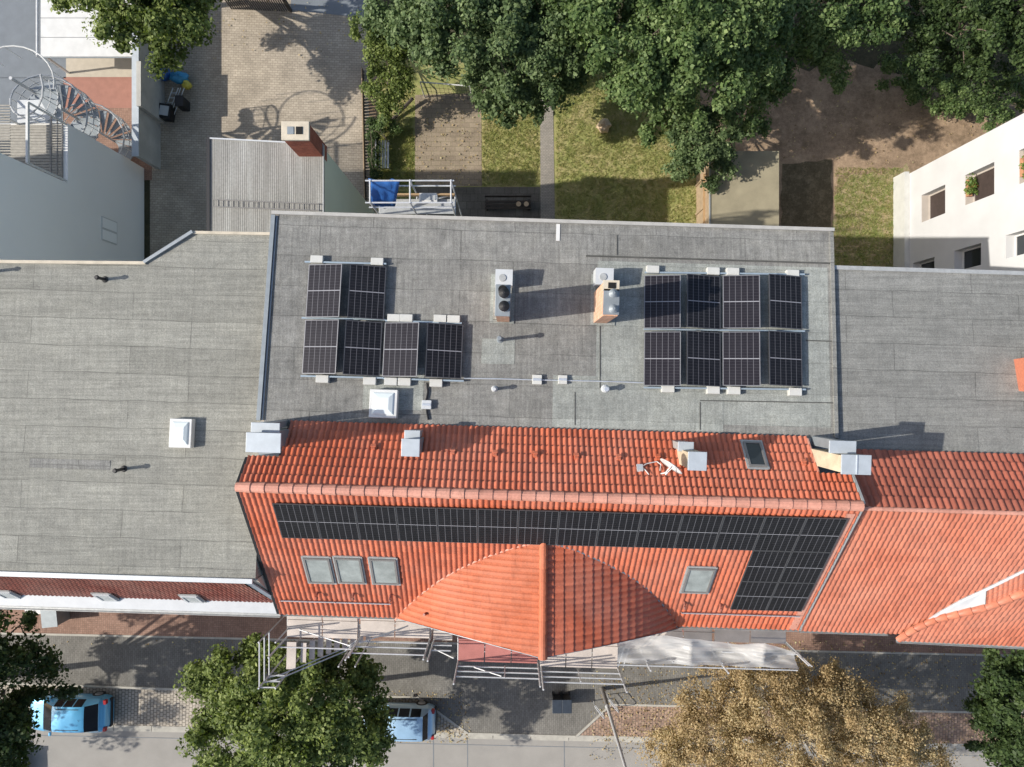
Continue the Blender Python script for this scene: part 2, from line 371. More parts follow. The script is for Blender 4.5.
M['leaf_autumn'] = leafm('leaf_autumn', [(.13,.085,.045),(.345,.245,.125),(.50,.385,.215),(.50,.445,.265)], .3)
M['flower'] = leafm('flower_red', [(.45,.06,.04),(.10,.17,.04),(.17,.25,.06),(.30,.34,.10)])
M['grass_blade'] = leafm('grass_blade', [(.13,.17,.05),(.26,.29,.09),(.38,.36,.15),(.50,.42,.22)])
def carpaint(name, c, coat=1.0):
    s = N(name); s.b.inputs['Coat Weight'].default_value = coat; s.b.inputs['Coat Roughness'].default_value = .05
    a = s.noise(s.coords(), 2.5, 5); return s.fin(s.ramp(a, [(.3, sc(c,.95)), (.7, sc(c,1.05))]), .35, .25, .5)
M['car_blue'] = carpaint('car_paint_azure', (.10,.38,.62)); M['car_pale'] = carpaint('car_paint_ice_blue', (.34,.52,.68)); M['car_white'] = carpaint('car_paint_white', (.75,.75,.75))
M['car_glass'] = simple('car_glass', (.012,.014,.017), .08, 0, .1, 2, 0, .18)
M['tyre'] = simple('tyre_rubber', (.02,.02,.02), .8); M['rim'] = simple('alloy_rim', (.4,.4,.42), .35, .8)
M['red_light'] = simple('tail_light_red', (.35,.02,.02), .2); M['clear_light'] = simple('headlight_clear', (.6,.62,.65), .15)
M['net'] = None
def netm():
    s = N('scaffold_sheet'); s.fin((.66,.66,.65), .4, 0, .5)
    tr = s.n('ShaderNodeBsdfTranslucent'); tr.inputs['Color'].default_value = (.45,.45,.42,1)
    tp = s.n('ShaderNodeBsdfTransparent')
    m1 = s.n('ShaderNodeMixShader'); m1.inputs[0].default_value = .35; s.l(s.b.outputs[0], m1.inputs[1]); s.l(tr.outputs[0], m1.inputs[2])
    m2 = s.n('ShaderNodeMixShader'); m2.inputs[0].default_value = .22; s.l(m1.outputs[0], m2.inputs[1]); s.l(tp.outputs[0], m2.inputs[2])
    s.l(m2.outputs[0], s.out.inputs['Surface']); return s.m
M['net'] = netm()

# ------------------------------------------------------------------ tiled roof sheets
def tile_sheet(P00, P10, P01, P11, cw=.172, cl=.34, amp=.028, step=.035, clampfn=None, per=6, off=.03):
    """P00-P10 top edge, P01-P11 bottom edge; rolls run down the slope"""
    m = MB(); P00, P10, P01, P11 = map(Vector, (P00,P10,P01,P11))
    Wd = ((P10-P00).length+(P11-P01).length)/2; L = ((P01-P00).length+(P11-P10).length)/2
    nrm = (P10-P00).cross(P01-P00).normalized()
    if nrm.z < 0: nrm = -nrm
    nc = max(1, round(Wd/cw)); nr = max(1, round(L/cl)); uv = []
    us = [(i/per) for i in range(nc*per+1)]
    rows = []
    for k in range(nr): rows += [(k, 0.0, k+.02), (k+1, 1.0, k+.98)]
    nu = len(us); vs = []
    for (t, hh, tv) in rows:
        tt = t/nr; A = P00.lerp(P01, tt); B = P10.lerp(P11, tt)
        for u in us:
            ph = u - math.floor(u)
            w = abs(math.cos(math.pi*ph))**1.3       # round roll with a narrow pan
            p = A.lerp(B, u/nc) + nrm*(off + amp*w + step*hh)
            if clampfn: p = clampfn(p)
            vs.append(p); uv.append((u+.5-1e-3, tv))
    fs = []
    for r in range(len(rows)-1):
        for i in range(nu-1):
            a = r*nu+i; fs.append((a, a+nu, a+nu+1, a+1))
    # orient upward
    m.add(vs, fs); m.uv = uv
    a, b, c = (Vector(m.v[j]) for j in fs[0][:3])
    if (b-a).cross(c-a).dot(nrm) < 0: m.f = [f[::-1] for f in m.f]
    return m
def ridge_caps(pts, r=.13, L=.41, flare=.026):
    """separate half round cap tiles along a polyline, as one part"""
    m = MB(); uv = []; n = 7; idx = 0; k = 0
    for i in range(len(pts)-1):
        a, b = Vector(pts[i]), Vector(pts[i+1]); d = (b-a); Ls = d.length; d.normalize(); side = d.cross(Vector((0,0,1))).normalized(); up = side.cross(d)
        q = max(1, round(Ls/L))
        for j in range(q):
            p0 = a + d*(Ls*j/q - .02); p1 = a + d*(Ls*(j+1)/q)
            for (p, rr) in ((p0, r), (p1, r+flare)):
                for t in range(n):
                    an = math.pi*t/(n-1); m.v.append(tuple(p+side*math.cos(an)*rr+up*math.sin(an)*rr)); uv.append((k+.5, .5))
            for t in range(n-1): m.f.append((idx+t, idx+n+t, idx+n+t+1, idx+t+1))
            m.f.append(tuple(range(idx+n, idx+2*n))); idx += 2*n; k += 1
    m.uv = uv; return m
def strip_along(m, pts, w, th, up=Vector((0,0,1))):
    for i in range(len(pts)-1):
        a, b = Vector(pts[i]), Vector(pts[i+1]); d = b-a; L = d.length; d.normalize(); s = d.cross(up).normalized(); n = s.cross(d)
        m.obox((a+b)/2, d, s, n, L, w, th)
    return m

# ================================================================== GROUND
def sheet(name, poly, z, m, px=False):
    p = [Wp(a, b, z) if px else Vector((a, b, z)) for a, b in poly]
    o = MB().prism([(q.x, q.y) for q in p], z-.02, z).build(name, m); return struct(o)
def ragged(poly, amp=4.0, step=9.0, seed=1):
    rd = random.Random(seed); out = []
    for i in range(len(poly)):
        a, b = poly[i], poly[(i+1)%len(poly)]; L = math.hypot(b[0]-a[0], b[1]-a[1]); n = max(1, int(L/step))
        for k in range(n):
            t = k/n; out.append((a[0]+(b[0]-a[0])*t+rd.uniform(-amp,amp), a[1]+(b[1]-a[1])*t+rd.uniform(-amp,amp)))
    return out
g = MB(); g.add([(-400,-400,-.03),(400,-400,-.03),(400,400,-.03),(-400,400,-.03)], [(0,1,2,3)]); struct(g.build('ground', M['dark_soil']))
kb = []  # building line
sheet('road', [(-60,-30),(60,-34),(60,-20.6),(-60,-16.95)], .004, M['road']) if False else None
def yl(x, y0): return y0 - .022*x          # street lines fall slightly to the right
sheet('road', [(-70,yl(-70,-18.7)),(70,yl(70,-18.7)),(70,-34),(-70,-32)], .0, M['road'])
sheet('far_pavement', [(-70,-32),(70,-34),(70,-60),(-70,-60)], .0, M['walk_grey'])
# pavement solid with a small kerb step
zp = .06
G = lambda px, py: Wp(px, py, 0)
def poly_px(l): return [(G(*p).x, G(*p).y) for p in l]
xl, xr = -45, 45
mid = poly_px([(418,697),(468,733),(576,736),(611,704)])
MB().prism([(xl,yl(xl,-8)),(xr,yl(xr,-8)),(xr,yl(xr,-13.75)),(xl,yl(xl,-13.75))], -.02, zp).build('pavement_red', M['walk_red']); struct(bpy.data.objects['pavement_red'])
pg = [(xl,yl(xl,-13.75)),(xr,yl(xr,-13.75)),(xr,yl(xr,-16.75)),mid[3],mid[2],mid[1],mid[0],(xl,yl(xl,-16.15))]
struct(MB().prism(pg, -.02, zp).build('pavement_grey', M['walk_grey']))
struct(MB().prism([(xl,yl(xl,-16.15)),mid[0],mid[1],(xl,yl(xl,-18.35)-.1)], -.02, .02).build('parking_lane_pale', M['cobble_l']))
struct(MB().prism([mid[3],(xr,yl(xr,-16.75)),(xr,yl(xr,-18.55)),mid[2]], -.02, .02).build('parking_lane_red', M['cobble_r']))
k = MB()
edge = [(xl,yl(xl,-16.15)),mid[0],mid[1],mid[2],mid[3],(xr,yl(xr,-16.75))]
for i in range(len(edge)-1):
    a = Vector((*edge[i],zp-.02)); b = Vector((*edge[i+1],zp-.02)); strip_along(k, [a,b], .11, .09)
struct(k.build('kerb_line', M['kerb']))
k = MB()
for i in range(45):
    x0 = xl+i*2.0; a = Vector((x0+.01,yl(x0,-18.62),.0)); b = Vector((x0+1.98,yl(x0+2,-18.62),.0)); strip_along(k, [a,b], .30, .06)
struct(k.build('kerb', M['kerb']))
k = MB()
for x in (-4.15, -2.35, 2.75, 9.6, -14.2): strip_along(k, [Vector((x,yl(x,-18.8),.004)), Vector((x+.05,-32,.004))], .035, .008)
struct(k.build('road_joint', M['asphalt_court']))
k = MB(); strip_along(k, [Vector((xl,yl(xl,-19.1),.006)), Vector((xr,yl(xr,-19.1),.006))], .03, .006); struct(k.build('gutter_line', M['asphalt_court']))
# green mossy joint between the two pavings
k = MB(); strip_along(k, [Vector((xl,yl(xl,-13.75),zp)), Vector((xr,yl(xr,-13.75),zp))], .10, .012); struct(k.build('pavement_joint', M['kerb']))
# rear: courtyard, yard, gardens
sheet('courtyard', [(150,-60),(366,-60),(368,75),(372,300),(150,300)], .0, M['court'], True)
sheet('courtyard_upper', [(290,-80),(366,-80),(367,18),(291,10)], .008, M['asphalt_court'], True)
sheet('yard_grey', [(-60,-60),(152,-60),(152,58),(66,58),(66,78),(-60,78)], .0, M['asphalt_court'], True)
sheet('yard_beige', [(66,58),(152,58),(152,77),(66,77)], .0, M['beige_yard'], True)
sheet('yard_grey_lower', [(-60,77.6),(63,77.6),(63,180),(-60,180)], .0, M['asphalt_court'], True)
sheet('yard_shaded_strip', [(63.5,108),(152,108),(152,180),(63.5,180)], .006, M['walk_red'], True)  # darker paving sheet paints the building's shade onto the red yard
sheet('yard_red', [(63.5,77),(152,77),(152,180),(63.5,180)], .0, M['red_yard'], True)
sheet('garden_strip', [(366,60),(377,60),(378,300),(370,300)], -.004, M['soil'], True)
sheet('lawn', [(377,60),(700,60),(700,300),(377,300)], .0, M['lawn'], True)
sheet('lawn_bright_patch', [(379,128),(414,128),(414,186),(379,186)], .006, M['lawn2'], True)
sheet('garden_slabs', [(415,95),(481,93),(482,186),(415,186)], .012, M['old_slabs'], True)
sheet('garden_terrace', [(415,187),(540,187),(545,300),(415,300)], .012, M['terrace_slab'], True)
sheet('garden_path', [(540,95),(553,95),(556,300),(541,300)], .016, M['path'], True)
sheet('bare_soil', [(700,40),(1200,40),(1200,168),(700,168)], .0, M['soil'], True)
sheet('side_soil', [(700,168),(1000,168),(1000,330),(700,330)], .0, M['soil'], True)
sheet('side_lawn', ragged([(836,196),(852,176),(885,172),(908,166),(905,330),(830,330),(832,240)], 3.5, 6, 3), .006, M['lawn_worn'], True)
sheet('shed_shadow_patch', ragged([(782,163),(832,160),(832,300),(782,300)], 1.5, 8, 5), .008, M['shed_shade_soil'], True)  # shed's cast shadow painted as a dark ground sheet
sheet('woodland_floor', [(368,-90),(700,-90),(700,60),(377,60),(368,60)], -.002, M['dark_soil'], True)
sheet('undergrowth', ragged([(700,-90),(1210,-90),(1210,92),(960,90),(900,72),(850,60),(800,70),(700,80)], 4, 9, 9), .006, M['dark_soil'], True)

# ================================================================== MAIN BUILDING
main = empty('apartment_building', R(WA/2, 6.8, 0), 'long middle house, grey felt flat roof behind and red tiled front with pointed bay', 'building')
prof = [(0.0,0),(0.0,ZR-.10),(BJ,ZJ-.10),(BK,ZK-.12),(13.1,13.0-.10),(13.1,0)]
NA, NB = 1.0, 7.85
zs_ = ZJ+(ZK-ZJ)*(NB-BJ)/(BK-BJ)-.12
profn = [(0.0,0),(0.0,ZR-.10),(BJ,ZJ-.10),(NB,ZJ+.04),(NB,zs_),(BK,ZK-.12),(13.1,12.90),(13.1,0)]
for a0_, wd_, pf_ in ((0,NA,profn),(NA,WA-2*NA,prof),(WA-NA,NA,profn)):
    m = MB(); m.extr([R(a0_,b,z) for b,z in pf_], U*wd_); m.build('wall', M['facade'], main)
for a0_ in (.0, WA-NA):
    m = MB(); m.extr([R(a0_+.02,b,z) for b,z in ((BJ-.06,ZJ-.06),(BJ-.06,ZJ+.012),(NB+.02,ZJ+.09),(NB+.02,ZJ+.0))], U*(NA-.04)); m.build('lead_gutter', M['zinc_dark'], main)
m = MB(); m.extr([R(.12,b,z) for b,z in ((.0,ZR-.09),(.0,ZR),(BJ-.05,ZJ),(BJ-.05,ZJ-.09))], U*(WA-.12)); fr = m.build('flat_roof', M['bit_main'], main)
# newer felt patch on the right half (sheet a few mm proud)
def patch(name, a0, b0, a1, b1, mat_, dz=.006, parent=None):
    mm = MB()
    vs = [R(a,b,FLAT.z(*R(a,b,0)[:2])+dz) for a,b in ((a0,b0),(a1,b0),(a1,b1),(a0,b1))]
    mm.extr(vs, Vector((0,0,-.005))); return mm.build(name, mat_, parent if parent else main)
patch('felt_patch', 10.55, 1.3, 18.0, 6.45, M['bit_clean'])
patch('felt_patch', 9.2, 5.05, 14.6, 6.68, M['bit_clean'], .012)
patch('felt_patch', 6.9, 3.95, 7.95, 4.75, M['bit_clean'], .012)
patch('felt_patch', 3.2, 4.95, 5.1, 6.3, M['bit_clean'], .012)
for (xa1,ya1,xb1,yb1) in ((806,340.5,835,341.5),(700,400.5,835,403),(600,326,600,388),(575,392,575,425),(700,402,700,430),(617,255,617,235)):
    m = MB(); strip_along(m, [FLAT.hit(xa1,ya1,.016), FLAT.hit(xb1,yb1,.016)], .03, .010, FLAT.n); m.build('felt_lap', M['felt_lap'], main)
# copings and upstands
m = MB(); strip_along(m, [R(-.1,.03,ZR+.03), R(WA+.06,.03,ZR+.03)], .11, .10); m.build('coping', M['concrete'], main)
m = MB(); strip_along(m, [R(-.03,.12,ZR+.04), R(-.03,BJ-.1,ZJ+.04)], .13, .12); m.build('party_upstand', M['zinc_dark'], main)
m = MB(); strip_along(m, [R(.08,.12,ZR+.02), R(.08,BJ-.1,ZJ+.02)], .05, .06); m.build('flashing', M['zinc_dark'], main)
m = MB(); strip_along(m, [R(WA-.02,.12,ZR+.02), R(WA-.02,BJ-.1,ZJ+.02)], .12, .08); m.build('side_edge', M['bit_right'], main)
m = MB(); strip_along(m, [R(WA-8,1.15,FLAT.z(*R(WA-8,1.15,0)[:2])+.01), R(WA,1.15,FLAT.z(*R(WA,1.15,0)[:2])+.01)], .05, .03); m.build('roof_seam', M['felt_lap'], main)
# rear slope and front slope tiles
tile_sheet(R(NA,BK-.02,ZK), R(WA-NA,BK-.02,ZK), R(NA,BJ-.04,ZJ), R(WA-NA,BJ-.04,ZJ), .172, .345, .052, .07).build('rear_tiles', M['tile'], main, smooth=False)
for a0_, a1_ in ((.05,NA),(WA-NA,WA-.03)):
    tile_sheet(R(a0_,BK-.02,ZK), R(a1_,BK-.02,ZK), R(a0_,NB,zs_+.12), R(a1_,NB,zs_+.12), .172, .345, .052, .07).build('rear_tiles', M['tile'], main, smooth=False)
m = MB(); strip_along(m, [R(WA-NA+.02,BJ-.02,ZJ+.10), R(WA-NA+.02,NB,zs_+.20)], .05, .16); m.build('verge_trim', M['ridge'], main)
m = MB(); strip_along(m, [R(NA-.02,BJ-.02,ZJ+.10), R(NA-.02,NB,zs_+.20)], .05, .16); m.build('verge_trim', M['black'], main)
tile_sheet(R(.05,BK+.02,ZK), R(WA-.03,BK+.02,ZK), R(.05,BE,ZE), R(WA-.03,BE,ZE), .172, .335, .040, .03).build('front_tiles', M['tile'], main)
ridge_caps([R(0.0,BK,ZK+.03), R(WA,BK,ZK+.03)], .14).build('ridge_tiles', M['ridge'], main, smooth=False)
m = MB(); strip_along(m, [R(.0,BK-.02,ZK+.02), R(.0,NB,zs_+.15)], .10, .12); strip_along(m, [R(.0,BK+.02,ZK+.02), R(.0,BE,ZE+.03)], .10, .12); m.build('verge_trim', M['black'], main)
m = MB(); strip_along(m, [R(WA+.03,BK-.02,ZK+.04), R(WA+.03,NB,zs_+.18)], .07, .22); strip_along(m, [R(WA+.03,BK+.02,ZK+.05), R(WA+.03,BE,ZE+.05)], .06, .07); m.build('verge_trim', M['gutter'], main)
m = MB(); strip_along(m, [R(WA-.25,BK+.25,ZK-.10), R(WA-.25,BE,ZE+.09)], .26, .05); m.build('verge_flashing', M['ridge'], main)
def gutter(name, p0, p1, parent, r=.075, mat_='gutter'):
    m = MB(); p0, p1 = Vector(p0), Vector(p1); d = (p1-p0).normalized(); s = d.cross(Vector((0,0,1))); up = Vector((0,0,1)); n = 8; vs = []
    for p in (p0, p1):
        for rr in (r, r-.012):
            for t in range(n+1): an = math.pi+math.pi*t/n; vs.append(p+s*math.cos(an)*rr+up*math.sin(an)*rr)
    q = n+1; fs = []
    for t in range(n): fs += [(t,t+1,2*q+t+1,2*q+t), (q+t,3*q+t,3*q+t+1,q+t+1)]
    fs += [(0,2*q,3*q,q), (n,q+n,3*q+n,2*q+n)]
    m.add(vs, fs); return m.build(name, M[mat_], parent)
gutter('gutter', R(0,BE+.07,ZE-.04), R(4.2,BE+.07,ZE-.04), main); gutter('gutter', R(13.8,BE+.07,ZE-.04), R(WA,BE+.07,ZE-.04), main)
for (s0, s1) in ((.25, 4.0), (13.9, 17.9)):
    m = MB()
    for e in (0, .07):
        p0 = R(s0,BE-.62,FRONT.z(*R(s0,BE-.62,0)[:2])+.14+e); p1 = R(s1,BE-.62,FRONT.z(*R(s1,BE-.62,0)[:2])+.14+e); m.cyl(p0, p1, .014)
    n = int((s1-s0)/.8)
    for i in range(n+1):
        a = s0+(s1-s0)*i/n; p = R(a,BE-.62,FRONT.z(*R(a,BE-.62,0)[:2])); m.cyl(p+Vector((0,0,.02)), p+Vector((0,0,.24)), .012)
    m.build('snow_guard', M['galv'], main)

# pointed bay: convex tiled flanks falling east and west from a level north-south ridge
XR, ZRB = .95, 15.50
Lp = [(.95,15.50),(.0,15.22),(-.9,14.88),(-1.75,14.46),(-2.4,14.05),(-3.0,13.58),(-3.6,13.05),(-4.1,12.50)]
Rp = [(.95,15.50),(2.0,15.22),(3.0,14.82),(3.8,14.42),(4.5,13.95),(5.1,13.40),(5.5,12.95),(5.8,12.50)]
def front_y(x, z, left):
    D = H-z; px = CX+F*x/D
    if left: py = 657+(617-657)*(541-px)/(541-395)
    else: py = 657+(628-657)*(px-541)/(676-541) + 1.2*math.sin(math.pi*max(0,min(1,(px-541)/135)))
    return (CY-py)/F*D
def smooth_profile(pr, k=6):
    out = []; P = [pr[0]]+list(pr)+[pr[-1]]
    for i in range(1, len(P)-2):
        for j in range(k):
            t = j/k; a,b,c,d = P[i-1],P[i],P[i+1],P[i+2]
            out.append(tuple(.5*((2*b[q])+(-a[q]+c[q])*t+(2*a[q]-5*b[q]+4*c[q]-d[q])*t*t+(-a[q]+3*b[q]-3*c[q]+d[q])*t**3) for q in (0,1)))
    return out+[pr[-1]]
def bay_flank(pr, left):
    pr = smooth_profile(pr)
    # resample the profile by arc length
    P = [Vector((x,0,z)) for x,z in pr]; seg = [(P[i+1]-P[i]).length for i in range(len(P)-1)]; T = sum(seg); nr = round(T/.33)
    def at(t):
        s = t*T
        for i, l in enumerate(seg):
            if s <= l+1e-9 or i == len(seg)-1: return P[i].lerp(P[i+1], s/l), (P[i+1]-P[i]).normalized()
            s -= l
    m = MB(); uv = []; vs = []; y0 = -4.6; cw = .20; nc = 26; per = 8; us = [i/per for i in range(nc*per+1)]; rows = []
    for kk in range(nr): rows += [(kk,0.0,kk+.02),(kk+1,1.0,kk+.98)]
    for (t, hh, tv) in rows:
        p, d = at(min(1,t/nr)); n = Vector((-d.z,0,d.x)); n = n if n.z > 0 else -n
        yf = front_y(p.x, p.z, left)
        for u in us:
            ph = u-math.floor(u); w = (1-abs(math.sin(math.pi*ph))**6) if left else abs(math.cos(math.pi*ph))**1.3; y = max(y0-u*cw, yf)
            q = Vector((p.x,y,p.z))+n*(.03+(.036 if left else .036)*w+(.014 if left else .03)*hh); vs.append(q); uv.append((u+.499,tv))
    nu = len(us); fs = []
    for r in range(len(rows)-1):
        for i in range(nu-1):
            a = r*nu+i
            if (Vector(vs[a])-Vector(vs[a+1])).length < 1e-4 and (Vector(vs[a+nu])-Vector(vs[a+nu+1])).length < 1e-4: continue
            fs.append((a,a+nu,a+nu+1,a+1) if not left else (a,a+1,a+nu+1,a+nu))
    m.add(vs, fs); m.uv = uv; return m
bay_flank(Lp, True).build('bay_roof', M['tile_bay'], main); bay_flank(Rp, False).build('bay_roof', M['tile'], main)
ridge_caps([Vector((XR+.02,-4.9,ZRB+.06)), Vector((XR,front_y(XR,ZRB,True)-.02,ZRB+.06))], .12, .40).build('bay_ridge_tiles', M['tile_bay'], main)
# bay walls under the roof + trims along its pointed eaves
m = MB(); pts = [(-3.6,-7.6),(XR,front_y(XR,ZRB,True)+.55),(5.3,-7.9)]
for (p, q) in ((pts[0],pts[1]),(pts[1],pts[2])):
    ztop = lambda x: (np.interp(-x, [-a for a,_ in Lp], [b for _,b in Lp]) if x <= XR else np.interp(x, [a for a,_ in Rp], [b for _,b in Rp]))-.12
    nseg = 10; vs = []
    for i in range(nseg+1):
        x = p[0]+(q[0]-p[0])*i/nseg; y = p[1]+(q[1]-p[1])*i/nseg; vs += [(x,y,0),(x,y,ztop(x))]
    m.add(vs, [(2*i,2*i+2,2*i+3,2*i+1) for i in range(nseg)])
m.build('bay_wall', M['facade'], main)
m = MB()
for left, pr in ((True,Lp),(False,Rp)):
    pts = [Vector((x,front_y(x,z,left)-.01,z-.02)) for x,z in pr]; strip_along(m, pts, .06, .10)
m.build('bay_verge', M['zinc_dark'], main)
# valley flashing edge on the left side (thin pale line) and dark on the right
for left, pr, mt in ((True,Lp,'ridge'),(False,Rp,'zinc_dark')):
    m = MB(); pts = []
    for x,z in pr:
        # y where the bay flank meets the front slope
        y = -4.0
        for i in range(400):
            y -= .02
            if FRONT.z(x,y) <= z: break
        pts.append(Vector((x,y+.02,z+.085)))
    strip_along(m, pts, .05, .04); m.build('valley_trim', M[mt], main)

# roof windows
def roof_window(pl, px, py, w, h, parent, open_=0.0, pane='glass', frame='frame', skew=None, raised=.09):
    c = pl.hit(px, py, .085 if pl is not BACK else .13); m = MB(); eu, et, n = pl.eu, pl.et, pl.n
    t = .065
    for s in (-1,1):
        m.obox(c+eu*s*(w/2-t/2)+n*raised/2, eu, et, n, t, h, raised); m.obox(c+et*s*(h/2-t/2)+n*raised/2, eu, et, n, w-2*t-.002, t, raised)
    f = m.build('window', M[frame], parent)
    g_ = MB(); g_.obox(c+n*(raised*.6), eu, et, n, w-2*t-.004, h-2*t-.004, .03); g_.build('pane', M[pane], f)
    fl = MB(); 
    for s in (-1,1): fl.obox(c+eu*s*(w/2+.03)+n*.03, eu, et, n, .05, h+.10, .04)
    fl.obox(c-et*(h/2+.04)+n*.03, eu, et, n, w+.02, .06, .04); fl.obox(c+et*(h/2+.05)+n*.025, eu, et, n, w+.12, .09, .04)
    fl.build('flashing', M['gutter'], f); return f
for px in (320,350.5): roof_window(FRONT, px, 567, .84, 1.32, main, pane='glass_pale')
roof_window(FRONT, 385, 568, .84, 1.32, main, pane='glass_pale')
roof_window(FRONT, 697.5, 577, .86, 1.30, main, pane='glass_pale')
roof_window(BACK, 753.5, 458, .56, .96, main, pane='glass')
def vent_tile(pl, px, py, parent):
    c = pl.hit(px, py, .08); m = MB(); eu, et, n = pl.eu, pl.et, pl.n
    m.obox(c+n*.06, eu, et, n, .13, .17, .12); m.obox(c+n*.13+et*.05, eu, et, n, .17, .12, .03); m.build('vent_tile', M['tile'], parent, bevel=.02)
for px, py in ((374,451),(453,455),(495,457),(535,458),(576,460),(618,461),(657,461),(802,466)): vent_tile(BACK, px, py, main)
for px, py in ((318,590),(354,591),(391,592.5),(684,600),(720,602)):
    c = FRONT.hit(px, py, .08); m = MB(); m.cyl(c, c+FRONT.n*.16, .05, .04, 8); m.cyl(c+FRONT.n*.16, c+FRONT.n*.17+FRONT.et*.12, .045, .05, 8); m.build('vent_pipe', M['tile_left'], main)
c = Vector(((427-CX)/F*(H-13.75),(CY-613)/F*(H-13.75),13.75)); MB().cyl(c, c+Vector((-.08,0,.18)), .05, .045, 8).build('vent_pipe', M['tile_left'], main)
c = Vector(((614-CX)/F*(H-14.6),(CY-606)/F*(H-14.6),14.6)); MB().box(c.x, c.y, c.z, .16, .16, .16).build('vent_tile', M['tile'], main)

# chimneys on the flat roof
def flat_chimney(x0, x1, y0, y1, h, body, x_top0=None, cut=True):
    """x,y world footprint; hollow flue cap on top; white metal flue box on the north end"""
    cx, cy = (x0+x1)/2, (y0+y1)/2; zb = FLAT.z(cx, cy)-.1
    m = MB(); m.box(cx, cy, zb+(h-.05)/2, x1-x0, y1-y0, h-.05, RA); o = m.build('chimney', M[body], main)
    m = MB(); m.box(cx, cy, zb+h, x1-x0+.05, y1-y0+.05, .10, RA); m.build('chimney_cap', M['zinc_dark'] , o, bevel=.01)
    for f in (.22,-.22):
        y = cy+(y1-y0)*f; 
        m = MB(); m.cyl((cx+.04,y,zb+h+.05), (cx+.04,y,zb+h+.18), .15, .15, 16); m.build('chimney_pot', M['galv'], o)
        m = MB(); m.cyl((cx+.04,y,zb+h+.24), (cx+.04,y,zb+h+.36), .16, .03, 16); m.cyl((cx+.04,y,zb+h+.17), (cx+.04,y,zb+h+.25), .10, .10, 12); m.build('cowl', M['black'], o)
    return o, cx, cy, zb
def wxy(px, py, z): p = Wp(px, py, z); return p.x, p.y
x0, y0 = wxy(496, 315, 17.0); x1, y1 = wxy(509.5, 285, 17.0)
o, cx, cy, zb = flat_chimney(x0, x1, y0, y1, 2.35, 'brick_salmon')
m = MB(); m.cyl((cx,y1-.02-.12,zb+2.4), (cx,y1-.14,zb+2.55), .13, .13, 14); m.build('chimney_pot', M['hole'], o)
m = MB(); X, Y = wxy(504, 277.5, 15.2); m.box(X, Y, (zb+15.25)/2, .54, .50, 15.25-zb, RA); m.build('flue_box', M['white_metal'], o)
m = MB(); m.cyl((X-.05,Y-.02,15.25), (X-.05,Y-.02,15.28), .12, .11, 16); m.build('flue_lid', M['gutter'], o)
x0, y0 = wxy(605, 315, 17.4); x1, y1 = wxy(619.5, 280, 17.4)
cx, cy = (x0+x1)/2, (y0+y1)/2; zb = FLAT.z(cx, cy)-.1
m = MB(); m.box(cx, cy, zb+2.62/2, x1-x0, y1-y0, 2.62, RA); o = m.build('chimney', M['brick_salmon'], main)
m = MB(); m.box(cx, cy-.10, zb+2.65, x1-x0+.04, y1-y0-.26, .07, RA); m.build('chimney_cap', M['zinc_dark'], o)
m = MB(); yy = y1-.13; m.box(cx, yy, zb+2.64, x1-x0+.05, .30, .09, RA); m.build('chimney_cap', M['cream'], o)
m = MB(); m.box(cx+.02, yy, zb+2.69, .22, .17, .02, RA); m.build('flue_opening', M['hole'], o)
for dy in (.22,-.22):
    m = MB(); m.cyl((cx+.03,cy-.10+dy,zb+2.68), (cx+.03,cy-.10+dy,zb+2.86), .10, .10, 14); pp = m.build('chimney_pot', M['galv'], o)
    m = MB(); m.cyl((cx+.03,cy-.10+dy,zb+2.92), (cx+.03,cy-.10+dy,zb+3.0), .13, .04, 16); m.cyl((cx+.03,cy-.10+dy,zb+2.86), (cx+.03,cy-.10+dy,zb+2.93), .04, .04, 6); m.build('cowl', M['zinc_dark'], o)
m = MB(); X, Y = wxy(604.5, 276.5, 15.2); m.box(X, Y, (zb+15.25)/2, .56, .52, 15.25-zb, RA); m.build('flue_box', M['white_metal'], o)
m = MB(); m.cyl((X-.05,Y-.02,15.25), (X-.05,Y-.02,15.28), .12, .11, 16); m.build('flue_lid', M['gutter'], o)

def apron(x, y, w, d, parent, pl=None):
    pl = pl or FLAT; c = Vector((x, y, pl.z(x, y))); m = MB(); m.obox(c+pl.n*.02, pl.eu, pl.et, pl.n, w+.26, d+.26, .03); m.obox(c+pl.n*.09, pl.eu, pl.et, pl.n, w+.05, d+.05, .16); m.build('lead_apron', M['bit_clean'], parent)
for px_, py_, w_, d_ in ((502.5,299,.52,1.35),(603,300,.52,1.40)):
    q = FLAT.hit(px_, py_); apron(q.x, q.y, w_, d_, main)
# metal clad stacks standing in the red roof
def clad_stack(x0,x1,y0,y1, ztop, zbase, parent, body='zinc_dark', top='metal', seam=True, w0=0, w1=0):
    m = MB(); m.box((x0+w0+x1-w1)/2,(y0+y1)/2,(ztop+zbase)/2,x1-x0-w0-w1,y1-y0,ztop-zbase,RA); o = m.build('chimney', M[body], parent)
    m = MB(); m.box((x0+x1)/2,(y0+y1)/2,ztop+.03,x1-x0+.08,y1-y0+.08,.06,RA); m.build('chimney_cap', M[top], o, bevel=.01)
    if seam:
        m = MB(); m.box((x0+x1)/2+.01,(y0+y1)/2,ztop+.07,.03,y1-y0+.06,.02,RA); m.build('cap_seam', M['alu'], o)
    return o
def rect(pxa, pya, pxb, pyb, z):
    a = Wp(pxa, pyb, z); b = Wp(pxb, pya, z); return a.x, b.x, a.y, b.y
clad_stack(*rect(248,434,280,451,17.6), 17.6, 15.0, main, seam=False, w1=.42)
clad_stack(*rect(253,424,279,431,17.3), 17.3, 14.6, main, seam=False, w1=.42)
o = clad_stack(*rect(842,456,869,473,17.6), 17.6, 15.4, main, 'stackside')
clad_stack(*rect(830,442,854,452,17.35), 17.35, 15.0, main, 'zinc_dark', seam=False, w0=.42)
